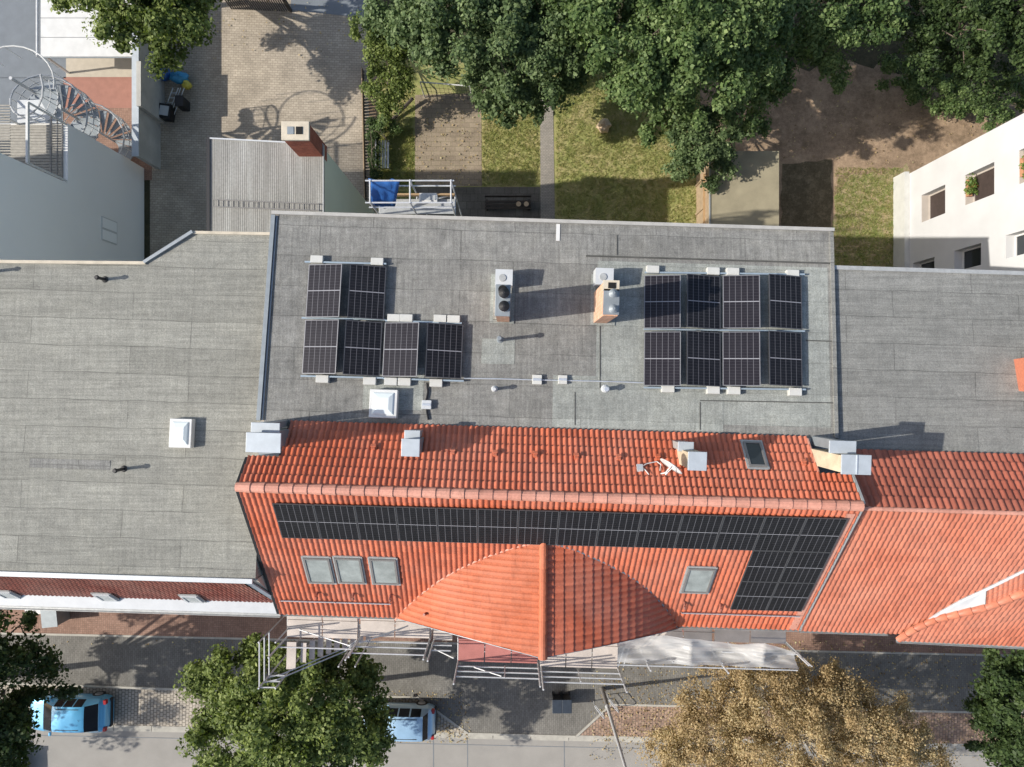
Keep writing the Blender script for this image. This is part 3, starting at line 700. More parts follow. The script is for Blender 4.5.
clad_stack(*rect(403,440,418.5,455,16.75), 16.75, 15.2, main, 'zinc_dark', seam=False)
clad_stack(*rect(406,431.5,419,437.5,16.2), 16.2, 15.0, main, 'gutter', seam=False)
clad_stack(*rect(689,453,705,469,17.2), 17.2, 15.2, main, 'stackside', seam=False)
X0,X1,Y0,Y1 = rect(679,443,692,450,16.3); clad_stack(X0,X1,Y0,Y1,16.3,15.0,main,'gutter',seam=False)

# roof domes, pipes, little boxes, cables
def dome(px, py, w, d, pl, parent, h=.28, light=False):
    c = pl.hit(px, py); m = MB(); e1, e2, n = pl.eu, pl.et, pl.n
    t = .09
    m.obox(c+n*h/2, e1, e2, n, w, d, h); o = m.build('skylight', M['white_paint'], parent, bevel=.01)
    m = MB(); w2, d2 = w-2*t, d-2*t; b = c+n*(h+.005); tp = c+n*(h+.085)
    vs = [b+e1*sx*w2/2+e2*sy*d2/2 for sx,sy in ((-1,-1),(1,-1),(1,1),(-1,1))]+[b+n*.035+e1*sx*w2*.44+e2*sy*d2*.44 for sx,sy in ((-1,-1),(1,-1),(1,1),(-1,1))]+[tp+e1*sx*w2*.26+e2*sy*d2*.26 for sx,sy in ((-1,-1),(1,-1),(1,1),(-1,1))]
    m.add(vs, [(i,(i+1)%4,4+(i+1)%4,4+i) for i in range(4)]+[(4+i,4+(i+1)%4,8+(i+1)%4,8+i) for i in range(4)]+[(8,9,10,11)])
    m.build('dome', M['dome'], o); return o
dome(385, 404.5, .86, .88, FLAT, main, .34)
def pipe(pl, px, py, h, r, mt, parent, cap=None):
    c = pl.hit(px, py); z = Vector((0,0,1)); m = MB(); m.cyl(c-z*.03, c+z*h, r, r, 12); m.cyl(c, c+z*.05, r*2.2, r*1.5, 12); o = m.build('vent_pipe', M[mt], parent)
    m = MB(); m.cyl(c+z*(h+.03), c+z*(h+.10), r*1.6, r*1.1, 12); m.cyl(c+z*(h-.01), c+z*(h+.04), r*.7, r*.7, 8); m.build('vent_cap', M[cap or mt], o); return o
pipe(FLAT, 500, 340, .88, .055, 'zinc_dark', main); pipe(FLAT, 494.5, 389, .38, .05, 'white_metal', main, 'white_metal'); pipe(FLAT, 605, 389, .32, .065, 'white_metal', main, 'alu')
c = FLAT.hit(558, 232.5, .012); MB().obox(c, FLAT.eu, FLAT.et, FLAT.n, .12, .56, .02).build('white_strip', M['white_paint'], main)
def thing_box(name, pl, px, py, w, d, h, mt, label, cat, group=None, parts=None):
    c = pl.hit(px, py); r = empty(name, c, label, cat, group)
    MB().obox(c+pl.n*(h/2+.01), pl.eu, pl.et, pl.n, w, d, h).build('housing', M[mt], r, bevel=.01)
    MB().obox(c+pl.n*(h+.02), pl.eu, pl.et, pl.n, w*.9, d*.25, .02).build('lid', M['alu'], r); return r
thing_box('junction_box', FLAT, 537, 380, .30, .30, .12, 'ballast', 'left of two pale junction boxes on the cable crossing the grey flat roof', 'junction box', 'junction boxes along the roof cable')
thing_box('junction_box', FLAT, 562.5, 380, .28, .28, .12, 'ballast', 'right of two pale junction boxes on the cable crossing the grey flat roof', 'junction box', 'junction boxes along the roof cable')
thing_box('junction_box', FLAT, 427, 405, .30, .28, .14, 'white_metal', 'white junction box on the cable beside the square roof skylight', 'junction box', 'junction boxes along the roof cable')
def cable(pl, pts, r, mt, label, name='roof_cable'):
    m = MB(); P = [pl.hit(x, y, .05) for x,y in pts]; m.tube(P, r, 6); o = m.build(name, M[mt]); tag(o, label, 'cable'); return o
cable(FLAT, [(464,378.5),(500,379),(532,380),(600,381.5),(644,383)], .022, 'alu', 'pale conduit running across the flat roof between the two solar arrays')
cable(FLAT, [(427,383),(428,392),(426.5,400),(427,412),(428.5,420)], .03, 'black', 'black cable running from left solar array down to the red tiles')

# ================================================================== SOLAR PANELS
def make_panel(name='solar_panel', w=1.134, h=1.722, cell='cell'):
    r = empty(name, (0,0,0), 'panel', 'solar panel')
    m = MB(); t = .022
    for s in (-1,1): m.box(s*(w/2-t/2), 0, .0175, t, h, .035); m.box(0, s*(h/2-t/2), .0175, w-2*t-.001, t, .035)
    m.build('frame', M['pframe'] if cell == 'cell' else M['pframe2'], r)
    m = MB(); a, b = w/2-t, h/2-t
    m.add([(-a,-b,.031),(a,-b,.031),(a,b,.031),(-a,b,.031)], [(0,1,2,3)]); m.uv = [(0,0),(1,0),(1,1),(0,1)]; m.build('cells', M[cell], r)
    return r
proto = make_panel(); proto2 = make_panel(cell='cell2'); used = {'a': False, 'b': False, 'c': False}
proto3 = make_panel(w=(FRONT.hit(846,516,.14)-FRONT.hit(274.5,501,.14)).length/14-.012, h=1.722*.925)
def place_panel(pr, key, origin, ex, ey, label, group):
    ez = ex.cross(ey).normalized()
    if ez.z < 0: ex = -ex; ez = ex.cross(ey).normalized()
    mt = Matrix((ex, ey, ez)).transposed().to_4x4(); mt.translation = origin
    if not used[key]: o = pr; used[key] = True
    else:
        o = pr.copy(); C.objects.link(o)
        for ch in kids(pr):
            c_ = ch.copy(); C.objects.link(c_); c_.parent = o
    o.matrix_world = mt; o.rotation_mode = 'XYZ'; o.location = mt.translation; o.rotation_euler = mt.to_euler(); o['label'] = label; o['group'] = group
ordn = ['first','second','third','fourth','fifth','sixth','seventh','eighth','ninth','tenth','eleventh','twelfth','thirteenth','fourteenth']
# front roof: fourteen in a row and four below the right end
et, eu, fn = FRONT.et, FRONT.eu, FRONT.n
c0 = FRONT.hit(273.5, 499.3, .14); c1 = FRONT.hit(846.5, 514.5, .14); Lr = (c1-c0).length; pw = Lr/14; hs = .925
for i in range(14):
    c = c0.lerp(c1, (i+.5)/14) + et*.861*hs
    place_panel(proto3, 'c', c, eu, -et, f'{ordn[i]} black solar panel from left in the long row below the roof ridge' , 'solar panels on the front roof')
for r_ in range(2):
    for k_ in range(2):
        c = c0.lerp(c1, (12+k_+.5)/14) + et*(.861+1.738*(r_+1))*hs
        place_panel(proto3, 'c', c, eu, -et, f'{"left" if k_==0 else "right"} black solar panel in the {"middle" if r_==0 else "bottom"} row of the block beside the right verge', 'solar panels on the front roof')
scl = pw/1.154
# flat roof east-west arrays
def ew(px0, px1, py0, py1, west, label, grp):
    w = 1.134; tl = math.radians(11); zc = FLAT.z(*wxy((px0+px1)/2,(py0+py1)/2,14.8))
    c = Wp((px0+px1)/2, (py0+py1)/2, zc+.29)
    ey = (-FLAT.et).normalized(); ex = FLAT.eu.copy(); n = FLAT.n
    s = 1 if west else -1
    ex2 = (ex*math.cos(tl)+n*math.sin(tl)*s).normalized()
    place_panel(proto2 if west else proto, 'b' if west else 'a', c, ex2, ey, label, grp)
    return c
GL = 'solar panels of the left array on the flat roof'; GR = 'solar panels of the right array on the flat roof'
ew(306,342.5,264,317.5,True,'top left solar panel of the six panel array on the flat roof',GL)
ew(302.5,339,319.5,374,True,'bottom left solar panel of the six panel array on the flat roof',GL)
ew(348,386,265,319,False,'second solar panel of the upper pair in the six panel array',GL)
ew(343.5,382,321,375.5,False,'second solar panel of the lower row in the six panel array',GL)
ew(382.5,419.5,322,377,True,'third solar panel of the lower row in the six panel array',GL)
ew(425,463.5,323.5,378,False,'far right solar panel of the lower row in the six panel array',GL)
cols = [(643.5,681,True,'first'),(686,721,False,'second'),(721.5,761,True,'third'),(767,803.5,False,'fourth')]
for a,b,wst,nm in cols:
    ew(a,b,274,329.5,wst,f'{nm} solar panel from the left in the upper row of the eight panel array',GR)
    ew(a,b,331,386.5,wst,f'{nm} solar panel from the left in the lower row of the eight panel array',GR)
# mounting rails
def rails(name, segs, label):
    r = empty(name, FLAT.hit(segs[0][0], segs[0][1]), label, 'mounting rail')
    for (x0_,y0_,x1_,y1_) in segs:
        a = FLAT.hit(x0_,y0_,.13); b = FLAT.hit(x1_,y1_,.13); m = MB(); strip_along(m, [a,b], .05, .05, FLAT.n); m.build('rail', M['blue_alu'], r)
rails('panel_rails', [(302,376.5,384,378.5),(384,379,464,381.5),(306,263,387,265),(303,318.7,386,320.5),(386,321.5,462,324)], 'blue grey mounting rails under the six panel array')
rails('panel_rails', [(643,388,804,390),(644,273.5,803,275.5),(643,330,803,332)], 'blue grey mounting rails under the eight panel array')
blk = [(318,260.5,'above the first column of the left array'),(378,262.8,'above the second column of the left array'),(394.5,318.8,'left of a pair above the third lower left panel'),(407,319,'right of a pair above the third lower left panel'),(440.5,319.5,'left of a pair above the far panel of the left array'),(454,320,'right of a pair above the far panel of the left array'),
 (323.5,379.5,'below the first column of the left array'),(370.5,381.5,'below the second column of the left array'),(391.5,382,'left of a pair below the third column of the left array'),(405,382.3,'right of a pair below the third column of the left array'),(436.5,383.5,'below the far right panel of the left array'),
 (652,270.5,'above the first column of the right array'),(712,272.3,'above the second column of the right array'),(731.5,272.8,'above the third column of the right array'),(791,274.8,'above the fourth column of the right array'),
 (667,389,'below the first column of the right array'),(712,390.5,'below the second column of the right array'),(732.5,391,'below the third column of the right array'),(793.5,392.3,'below the fourth column of the right array')]
for px, py, wh in blk:
    c = FLAT.hit(px, py); m = MB(); m.obox(FLAT.n*.09, FLAT.eu, FLAT.et, FLAT.n, .40, .24, .18); o = m.build('ballast_block', M['ballast'], bevel=.012); o.location = c
    tag(o, 'pale concrete ballast block '+wh, 'concrete block', 'ballast blocks around the solar arrays')

# satellite dish
c = BACK.hit(659, 474); d = empty('satellite_dish', c, 'white satellite dish on a bent mast above the red rear slope', 'satellite dish')
top = Wp(672,465,c.z+.9); m = MB(); m.tube([c, c+Vector((.12,.08,.35)), top], .022, 8); m.build('mast', M['white_paint'], d)
m = MB(); n = 20; ax = Vector((-.60,-.79,.14)).normalized(); a1 = ax.cross(Vector((0,0,1))).normalized(); a2 = ax.cross(a1); cc = top.copy(); rr = [(.0,.0),(.18,.012),(.29,.03),(.37,.055)]
vs = []; 
for r_, h_ in rr[1:]: vs += [cc+ax*h_+(a1*math.cos(2*math.pi*i/n)+a2*math.sin(2*math.pi*i/n))*r_ for i in range(n)]
for r_, h_ in rr[1:]: vs += [cc+ax*(h_-.015)+(a1*math.cos(2*math.pi*i/n)+a2*math.sin(2*math.pi*i/n))*r_ for i in range(n)]
fs = [tuple(range(n-1,-1,-1)), tuple(range(3*n,4*n))]
for q in range(2): fs += [(q*n+i,q*n+(i+1)%n,(q+1)*n+(i+1)%n,(q+1)*n+i) for i in range(n)]; fs += [(3*n+q*n+i,3*n+(q+1)*n+i,3*n+(q+1)*n+(i+1)%n,3*n+q*n+(i+1)%n) for i in range(n)]
fs += [(2*n+i,2*n+(i+1)%n,5*n+(i+1)%n,5*n+i) for i in range(n)]
m.add(vs, fs); m.build('dish', M['white_paint'], d, smooth=True)
m = MB(); m.cyl(cc-a2*.3, cc+ax*.30-a2*.05, .010); m.cyl(cc+ax*.28-a2*.05, cc+ax*.35-a2*.05, .03, .025, 10); m.build('receiver_arm', M['white_paint'], d)
m = MB(); m.tube([BACK.hit(*p, .17) for p in ((659,474),(660,468),(656,465),(651,466),(646,467),(641,470),(638,469),(644,473),(648,478))], .016, 6); m.build('cable', M['white_paint'], d)
c = BACK.hit(639, 471, .1); m = MB(); m.obox(c+BACK.n*.05, BACK.eu, BACK.et, BACK.n, .18, .22, .10); m.build('amplifier_box', M['white_metal'], d)

# ================================================================== LEFT BUILDING (big flat roof)
left = empty('terraced_house', R(-8, 7, 0), 'left house with broad pale grey felt roof and narrow dark red mansard', 'building')
poly = [(-16,2.05),(-4.15,1.80),(-2.65,.75),(-.12,.72),(-.12,11.88),(-16,11.88)]
pw_ = [(R(a,b,0).x, R(a,b,0).y) for a,b in poly]
m = MB(); m.prism(pw_, 0, 14.19); m.build('wall', M['grey_wall'], left)
m = MB(); zt_ = [LFLAT.z(*p) for p in pw_]; n_ = len(pw_)
m.add([(p[0],p[1],14.18) for p in pw_]+[(p[0],p[1],z_) for p,z_ in zip(pw_,zt_)], [tuple(range(n_-1,-1,-1)),tuple(range(n_,2*n_))]+[(i,(i+1)%n_,n_+(i+1)%n_,n_+i) for i in range(n_)])
o = m.build('flat_roof', M['bit_left'], left)
if o.data.polygons[1].normal.z < 0: o.data.flip_normals()
m = MB(); strip_along(m, [R(-16,2.05,14.33), R(-4.15,1.80,14.33)], .10, .08); strip_along(m, [R(-2.65,.75,14.29), R(-.12,.72,14.29)], .09, .08); m.build('coping', M['cream'], left)
m = MB(); strip_along(m, [R(-4.2,1.78,14.34), R(-2.65,.73,14.34)], .10, .10); m.build('jog_flashing', M['zinc_dark'], left)
m = MB(); strip_along(m, [R(-16,11.93,14.78), R(-.2,11.93,14.78)], .15, .08); m.build('front_coping', M['white_metal'], left)
tile_sheet(R(-16,12.0,14.68), R(-.5,12.0,14.68), R(-16,13.15,12.80), R(-.08,13.15,12.80), .15, .30, .026, .03).build('mansard_tiles', M['tile_left'], left)
m = MB(); strip_along(m, [R(-.42,11.93,14.76), R(.03,13.15,12.87)], .14, .06); m.build('hip_flashing', M['metal'], left)
m = MB(); m.extr([R(-16,b,z) for b,z in ((13.15,12.80),(13.15,12.72),(13.62,12.66),(13.62,12.74))], U*16.1); m.build('box_gutter', M['white_metal'], left)
gutter('gutter', R(-16,13.70,12.70), R(.05,13.70,12.70), left, .07)
m = MB(); m.extr([R(-16,b,z) for b,z in ((11.9,0),(11.9,14.6),(11.95,14.6),(13.1,12.70),(13.15,12.4),(12.85,12.3),(12.85,0))], U*15.9); m.build('front_wall', M['facade'], left)
for px, py in ((9,591),(107,593.5),(193,595)):
    roof_window(LMAN, px, py, .56, .72, left, pane='glass_pale', frame='white_metal')
dome(184, 433, .70, .92, LFLAT, left, .26, True)
for px, py, h_ in ((105,279.5,.42),(124,468.8,.48),(-6,271.5,.5)): pipe(LFLAT, px, py, h_, .05, 'black', left)
m = MB(); c = LFLAT.hit(70, 464, .006); m.obox(c, U, V, Vector((0,0,1)), 2.6, .30, .008); m.build('felt_patch', M['bit_main'], left)

# ================================================================== RIGHT BUILDING
right = empty('corner_house', R(WA+6, 7, 0), 'right house with grey felt flat roof behind an orange tiled roof with curved hipped bay', 'building')
A0, A1 = WA+.08, WA+12
profR = [(1.25,0),(1.25,14.26),(7.2,14.92),(8.74,16.38),(13.2,12.75),(13.2,0)]
m = MB(); m.extr([R(A0,b,z) for b,z in profR], U*(A1-A0)); m.build('wall', M['facade'], right)
m = MB(); m.extr([R(A0,b,z) for b,z in ((1.25,14.28),(1.25,14.36),(7.18,15.04),(7.18,14.96))], U*(A1-A0)); m.build('flat_roof', M['bit_right'], right)
m = MB(); strip_along(m, [R(A0,1.27,14.38), R(A1,1.27,14.38)], .13, .07); m.build('coping', M['gutter'], right)
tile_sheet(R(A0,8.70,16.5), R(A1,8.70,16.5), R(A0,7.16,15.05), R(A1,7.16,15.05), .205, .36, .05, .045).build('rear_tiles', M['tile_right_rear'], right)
tile_sheet(R(A0,8.76,16.5), R(A1,8.76,16.5), R(A0,13.65,12.6), R(A1,13.65,12.6), .165, .33, .034, .03).build('front_tiles', M['tile_right'], right)
ridge_caps([R(A0,8.73,16.50), R(A1,8.73,16.50)], .07, .33, .006).build('ridge_tiles', M['ridge'], right)
gutter('gutter', R(A0,13.72,12.54), R(WA+3.2,13.74,12.54), right)
# curved hipped bay on the right
Hp = [Wp(898,639,12.62), Wp(915,628,13.0), Wp(935,619,13.35), Wp(958,613.5,13.7), Wp(985,607.5,14.1), Wp(1024,592,14.75), Wp(1075,570,15.5)]
Vp = [RFRONT.hit(898,637,.10), RFRONT.hit(917,624,.10), RFRONT.hit(938,610,.10), RFRONT.hit(960,597.5,.10), RFRONT.hit(985,586,.10), RFRONT.hit(1024,567,.10), RFRONT.hit(1075,540,.10)]
m = MB(); m.add([*Hp[:5], *Vp[:5]], [(i,i+1,5+i+1,5+i) for i in range(4)]); o = m.build('cheek_flashing', M['white_metal'], right)
def up_faces(o):
    for p in o.data.polygons:
        if p.normal.z < 0: p.flip()
up_faces(o)
m = MB(); vs = []; uvs = []
# tiled part of the west cheek: rolls run from hip down to valley
tile_sheet(Hp[4], Hp[6], Vp[4]+(Hp[4]-Vp[4])*.08, Vp[6]+(Hp[6]-Vp[6])*.06, .17, .33, .02, .02).build('bay_cheek_tiles', M['tile_right'], right)
m = MB(); strip_along(m, [v+Vector((0,0,.03)) for v in Vp], .09, .05); m.build('valley_flashing', M['white_metal'], right)
# south face of the bay: ruled surface hip -> eave
def ruled(Ptop, Pbot, cw, per, nrows, amp, step):
    vs = []; uv = []; T = sum((Ptop[i+1]-Ptop[i]).length for i in range(len(Ptop)-1)); Lb = (Pbot[-1]-Pbot[0]).length; nc = round(Lb/cw)
    def at(P, x):
        for i in range(len(P)-1):
            if x <= P[i+1].x or i == len(P)-2:
                return P[i].lerp(P[i+1], (x-P[i].x)/(P[i+1].x-P[i].x))
    rows = []
    for kk in range(nrows): rows += [(kk/nrows,0.0,kk+.02),((kk+1)/nrows,1.0,kk+.98)]
    for (t,hh,tv) in rows:
        for i in range(nc*per+1):
            f = i/(nc*per); xb = Pbot[0].x+(Pbot[-1].x-Pbot[0].x)*f; a = at(Ptop, xb); b = at(Pbot, xb); ph = i/per-math.floor(i/per); w = abs(math.cos(math.pi*ph))**1.3
            vs.append(a.lerp(b,t)+Vector((0,-.5,.86))*(amp*w+step*hh)); uv.append((i/per+.499,tv))
    nu = nc*per+1; m = MB(); m.add(vs, [(r*nu+i,(r+1)*nu+i,(r+1)*nu+i+1,r*nu+i+1) for r in range(len(rows)-1) for i in range(nu-1)]); m.uv = uv; return m
Eb = [Wp(898,640,12.60), Wp(1075,648,12.60)]
ruled(Hp, Eb, .17, 6, 7, .03, .03).build('bay_front_tiles', M['tile_right'], right)
ridge_caps([h+Vector((0,0,.03)) for h in Hp], .11, .36).build('hip_tiles', M['tile_right'], right, smooth=True)
gutter('gutter', Wp(897,641,12.55), Wp(1080,650,12.55), right)
# small red dormer roof peeping in at the right edge of the flat roof
c = RFLAT.hit(1019, 375); m = MB(); z_ = c.z
m.add([(c.x-.32,c.y+.55,z_+.9),(c.x+1.6,c.y+.55,z_+.9),(c.x+1.6,c.y-.55,z_+.9),(c.x-.32+.12,c.y-.55,z_+.9),(c.x-.1,c.y+.5,z_-.2),(c.x+1.6,c.y+.5,z_-.2),(c.x+1.6,c.y-.5,z_-.2),(c.x,c.y-.5,z_-.2)], [(0,1,2,3),(4,7,6,5),(0,4,5,1),(2,6,7,3),(0,3,7,4),(1,5,6,2)])
m.build('roof_turret', M['tile_right'], right)

# ================================================================== REAR EXTENSION with corrugated roof
ZX = 11.1
ext = empty('rear_extension', Wp(267, 190, 0)*1.0, 'olive walled rear wing with corrugated grey sheet roof and red brick chimney', 'building')
ext.location = Vector((-9.3, 7.4, 0))
xa = Wp(210,140,ZX).x; xb = Wp(323,145,ZX).x; yt0 = Wp(210,139,ZX).y; yt1 = Wp(323,145,ZX).y; yb = 4.9
MB().prism([(xa+.1,yt0-.1),(xb-.02,yt1-.06),(xb-.02,yb-.25),(xa+.1,yb)], 0, ZX-.25).build('wall', M['green_wall'], ext)
m = MB(); nn = 240; vs = []; fs = []
for i in range(nn+1):
    x = xa+(xb-xa)*i/nn; zz = ZX+.005*math.cos(2*math.pi*i/4); ytop = yt0+(yt1-yt0)*i/nn
    vs += [(x,ytop,zz),(x,yb,zz+.0),(x,ytop,zz-.03),(x,yb,zz-.03)]
for i in range(nn): a = 4*i; fs += [(a,a+1,a+5,a+4),(a+2,a+6,a+7,a+3),(a,a+4,a+6,a+2)]
m.add(vs, fs); m.build('corrugated_roof', M['corr'], ext)
m = MB(); m.prism([(xa,yt0-.02),(xb,yt1-.02),(xb,yb),(xa,yb)], ZX-.24, ZX-.06); m.build('roof_edge', M['concrete'], ext)
m = MB(); strip_along(m, [Vector((xa-.05,yt0+.05,ZX)), Vector((xa-.05,yb,ZX))], .12, .1); m.build('gutter', M['black'], ext)
m = MB(); strip_along(m, [Vector((xa,yt0+.02,ZX+.02)), Vector((xb,yt1+.02,ZX+.02))], .05, .06); m.build('roof_trim', M['white_metal'], ext)
m = MB(); strip_along(m, [Vector((xb+.02,yt1,ZX)), Vector((xb+.02,yb,ZX))], .04, .12); m.build('roof_verge', M['gutter'], ext)
ca = Wp(283,139.5,12.95); cb = Wp(308.5,123,12.95)
m = MB(); m.prism([(ca.x,ca.y),(cb.x,ca.y),(cb.x,cb.y),(ca.x,cb.y)], ZX-.6, 12.9); ch = m.build('chimney', M['brick_red'], ext)
m = MB(); m.box((ca.x+cb.x)/2,(ca.y+cb.y)/2,12.96,cb.x-ca.x+.08,cb.y-ca.y+.08,.12); m.build('chimney_cap', M['cream'], ch, bevel=.015)
for fx, mt in ((.32,'zinc_dark'),(.66,'hole')):
    m = MB(); m.box(ca.x+(cb.x-ca.x)*fx,(ca.y+cb.y)/2,13.03,.22,.26,.03); m.build('flue_opening', M[mt], ch)
# roof ladder
lad = empty('roof_ladder', Wp(265,203,ZX), 'grey metal lattice ladder lying across the corrugated sheet roof', 'ladder')
m = MB(); p0 = Wp(213,199.5,ZX+.12); p1 = Wp(319,204,ZX+.12); q0 = Wp(213,206.5,ZX+.12); q1 = Wp(319,210.5,ZX+.12); m.cyl(p0,p1,.022); m.cyl(q0,q1,.022); m.build('rail', M['frame'], lad)
for i in range(22): f = i/21; MB().cyl(p0.lerp(p1,f), q0.lerp(q1,f), .014).build('rung', M['frame'], lad)

# ================================================================== LEFT REAR TALL BUILDING
XT = -19.4
tall = empty('rear_apartment_block', (-24,7.5,0), 'tall smooth grey rendered block with roof terrace and spiral stair at its corner', 'building')
MB().prism([(-31,4.4),(XT,4.4),(XT,8.75),(-31,8.75)], 0, 15.2).build('tower_wall', M['grey_wall'], tall)
MB().prism([(-31,8.75),(XT,8.75),(XT,11.35),(-31,11.35)], 0, 6.45).build('wall', M['grey_wall'], tall)
m = MB(); yy = 8.8; i = 0
while yy < 11.3: m.box((XT-26)/2-.1, yy+.06, 6.49, 6.4, .10, .05); yy += .125
m.build('terrace_deck', M['grey_wood'], tall)
m = MB()
for y in (8.85, 11.3):
    for x in (XT-.05, -21.5, -23.5): MB().box(x, y, 7.7, .07, .07, 2.5).build('terrace_post', M['white_paint'], tall)
for x in (XT-.05, -21.5, -23.5): MB().box(x, 10.07, 8.95, .09, 2.42, .12).build('terrace_beam', M['white_paint'], tall)
m = MB()
for z in (6.75,7.1,7.5): m.box(XT-.04, 10.07, z, .04, 2.44, .05)
m.build('terrace_railing', M['frame'], tall)
m = MB(); yy = 8.95
while yy < 11.2: m.box(-20.75, yy, 8.98, 1.25, .05, .03); yy += .11
yy = 8.95
while yy < 11.2: m.box(-22.5, yy, 8.98, 1.8, .05, .03); yy += .11
m.build('slatted_canopy', M['grey_wood'], tall)
# patch of reflected light on the east wall, shaped as a pale window
m = MB(); wy0, wy1 = 8.05, 6.75
zc_ = (lambda px: H-19.4*F/(CX-px))
z0_, z1_ = zc_(116.5), zc_(101)
m.box(XT+.01, 7.35, (z0_+z1_)/2, .06, 1.12, z1_-z0_); w_ = m.build('window', M['white_paint'], tall)
m = MB()
for y in (7.07,7.63): m.box(XT+.03, y, (z0_+z1_)/2, .04, .46, z1_-z0_-.12)
m.build('pane', M['light_patch'], w_)
# spiral stair
sx_, sy_ = -20.6, 12.55
st = empty('spiral_stair', (sx_, sy_, 0), 'white galvanised spiral staircase climbing to the terrace of the grey block', 'staircase')
m = MB(); m.cyl((sx_,sy_,0),(sx_,sy_,8.3),.05,.07,12); m.build('centre_post', M['galv'], st)
m = MB(); NS = 42; r0, r1 = .08, 1.18; hel = []; hel2 = []
for i in range(NS):
    a0 = math.radians(-100+i*20); a1_ = a0+math.radians(18.5); z = 7.2*(i+1)/NS
    vs = [(sx_+r*math.cos(a), sy_+r*math.sin(a), z+dz) for dz in (0,-.04) for (r,a) in ((r0,a0),(r1,a0),(r1,a1_),(r0,a1_))]
    m.add(vs, [(0,1,2,3),(7,6,5,4),(0,4,5,1),(1,5,6,2),(2,6,7,3),(3,7,4,0)])
    am = (a0+a1_)/2; hel.append(Vector((sx_+r1*math.cos(am), sy_+r1*math.sin(am), z+1.0))); hel2.append(Vector((sx_+r1*math.cos(am), sy_+r1*math.sin(am), z+.5)))
m.build('treads', M['zinc_dark'], st)
m = MB(); m.tube(hel, .04, 6); m.tube(hel2, .02, 5); 
m.tube([Vector((p.x,p.y,p.z-.98)) for p in hel], .03, 5)
m.build('handrail', M['galv'], st)
m = MB()
for p in hel: m.cyl(p, p-Vector((0,0,1.0)), .018, .018, 5)
m.build('balusters', M['white_paint'], st)
m = MB(); m.box(-20.6, 11.85, 6.5, 1.9, 1.0, .06); m.build('landing', M['white_metal'], st)
m = MB(); ring = [Vector((sx_-.4+1.75*math.cos(a), sy_+.1+1.55*math.sin(a), 7.6)) for a in [math.radians(t) for t in range(-10,200,14)]]; m.tube(ring, .03, 6)
for p in ring[::2]: m.cyl(p, p-Vector((0,0,1.1)), .014, .014, 5)
m.build('landing_rail', M['white_paint'], st)

# boundary wall and shelter, top left
bw = empty('boundary_wall', (-18.9,15,0), 'grey rendered boundary wall with pale coping between yard and brick paved courtyard', 'wall')
MB().box(-18.65, 16.5, 1.12, .24, 10.4, 2.24).build('masonry', M['wall_conc'], bw); MB().box(-18.65, 16.5, 2.28, .34, 10.5, .07).build('coping', M['metal'], bw)
MB().box(-18.42, 14.8, 1.2, .22, 2.2, 2.46).build('raised_section', M['wall_conc'], bw)
pg_ = empty('shelter_roof', Wp(88,10,0), 'white flat sheet roofed shelter beside the spiral stair, below the tree', 'shelter')
za = 2.05; a = Wp(41,-40,za); b = Wp(134,57,za)
m = MB(); n = 5
for i in range(n):
    y0_ = b.y+(a.y-b.y)*i/n; y1_ = b.y+(a.y-b.y)*(i+1)/n; m.box((a.x+b.x)/2,(y0_+y1_)/2,za,b.x-a.x,y1_-y0_-.03,.05)
m.build('roof_sheets', M['white_paint'], pg_)
m = MB(); m.box((a.x+b.x)/2,(a.y+b.y)/2,za-.05,b.x-a.x+.06,a.y-b.y+.06,.04); m.build('roof_frame', M['zinc_dark'], pg_)
m = MB()
for x in (a.x+.1,b.x-.1):
    for y in (b.y+.1,a.y-.1): m.box(x,y,za/2,.1,.1,za-.1)
m.build('posts', M['white_paint'], pg_)
m = MB(); m.cyl(Wp(37.5,-40,za), Wp(37.5,57,za), .07); m.build('gutter', M['galv'], pg_)

# ================================================================== WHITE BUILDING RIGHT REAR
XW = 20.35
wb = empty('white_house', (24,7,0), 'white rendered house with window boxes standing behind the right hand garden', 'building')
def wall_holes(name, x, y0, y1, z0, z1, holes, th, mat_, parent):
    ys = sorted(set([y0,y1]+[h[0] for h in holes]+[h[1] for h in holes])); zs = sorted(set([z0,z1]+[h[2] for h in holes]+[h[3] for h in holes])); m = MB()
    for i in range(len(ys)-1):
        for j in range(len(zs)-1):
            cy_, cz_ = (ys[i]+ys[i+1])/2, (zs[j]+zs[j+1])/2
            if any(h[0] < cy_ < h[1] and h[2] < cz_ < h[3] for h in holes): continue
            m.box(x+th/2, cy_, cz_, th, ys[i+1]-ys[i], zs[j+1]-zs[j])
    return m.build(name, mat_, parent)
YN = 10.75
holes = []
for kk, z in enumerate((2.15,5.55,8.95)):
    holes += [(8.0,9.35,z,z+1.95), (5.15,6.1,z-.75,z+1.1)]
wall_holes('wall', XW, -2, YN, 0, 12.5, holes, .45, M['white_wall'], wb)
MB().prism([(XW+.46,-2),(34,-2),(34,YN),(XW+.46,YN)], 0, 12.4).build('core', M['white_wall'], wb)
MB().box(XW-.13, 4.4, .55, .24, 12.9, 1.1).build('plinth', M['ballast'], wb)
MB().prism([(XW-.3,-2.3),(34.3,-2.3),(34.3,YN+.3),(XW-.3,YN+.3)], 12.5, 12.7).build('roof', M['bit_left'], wb)
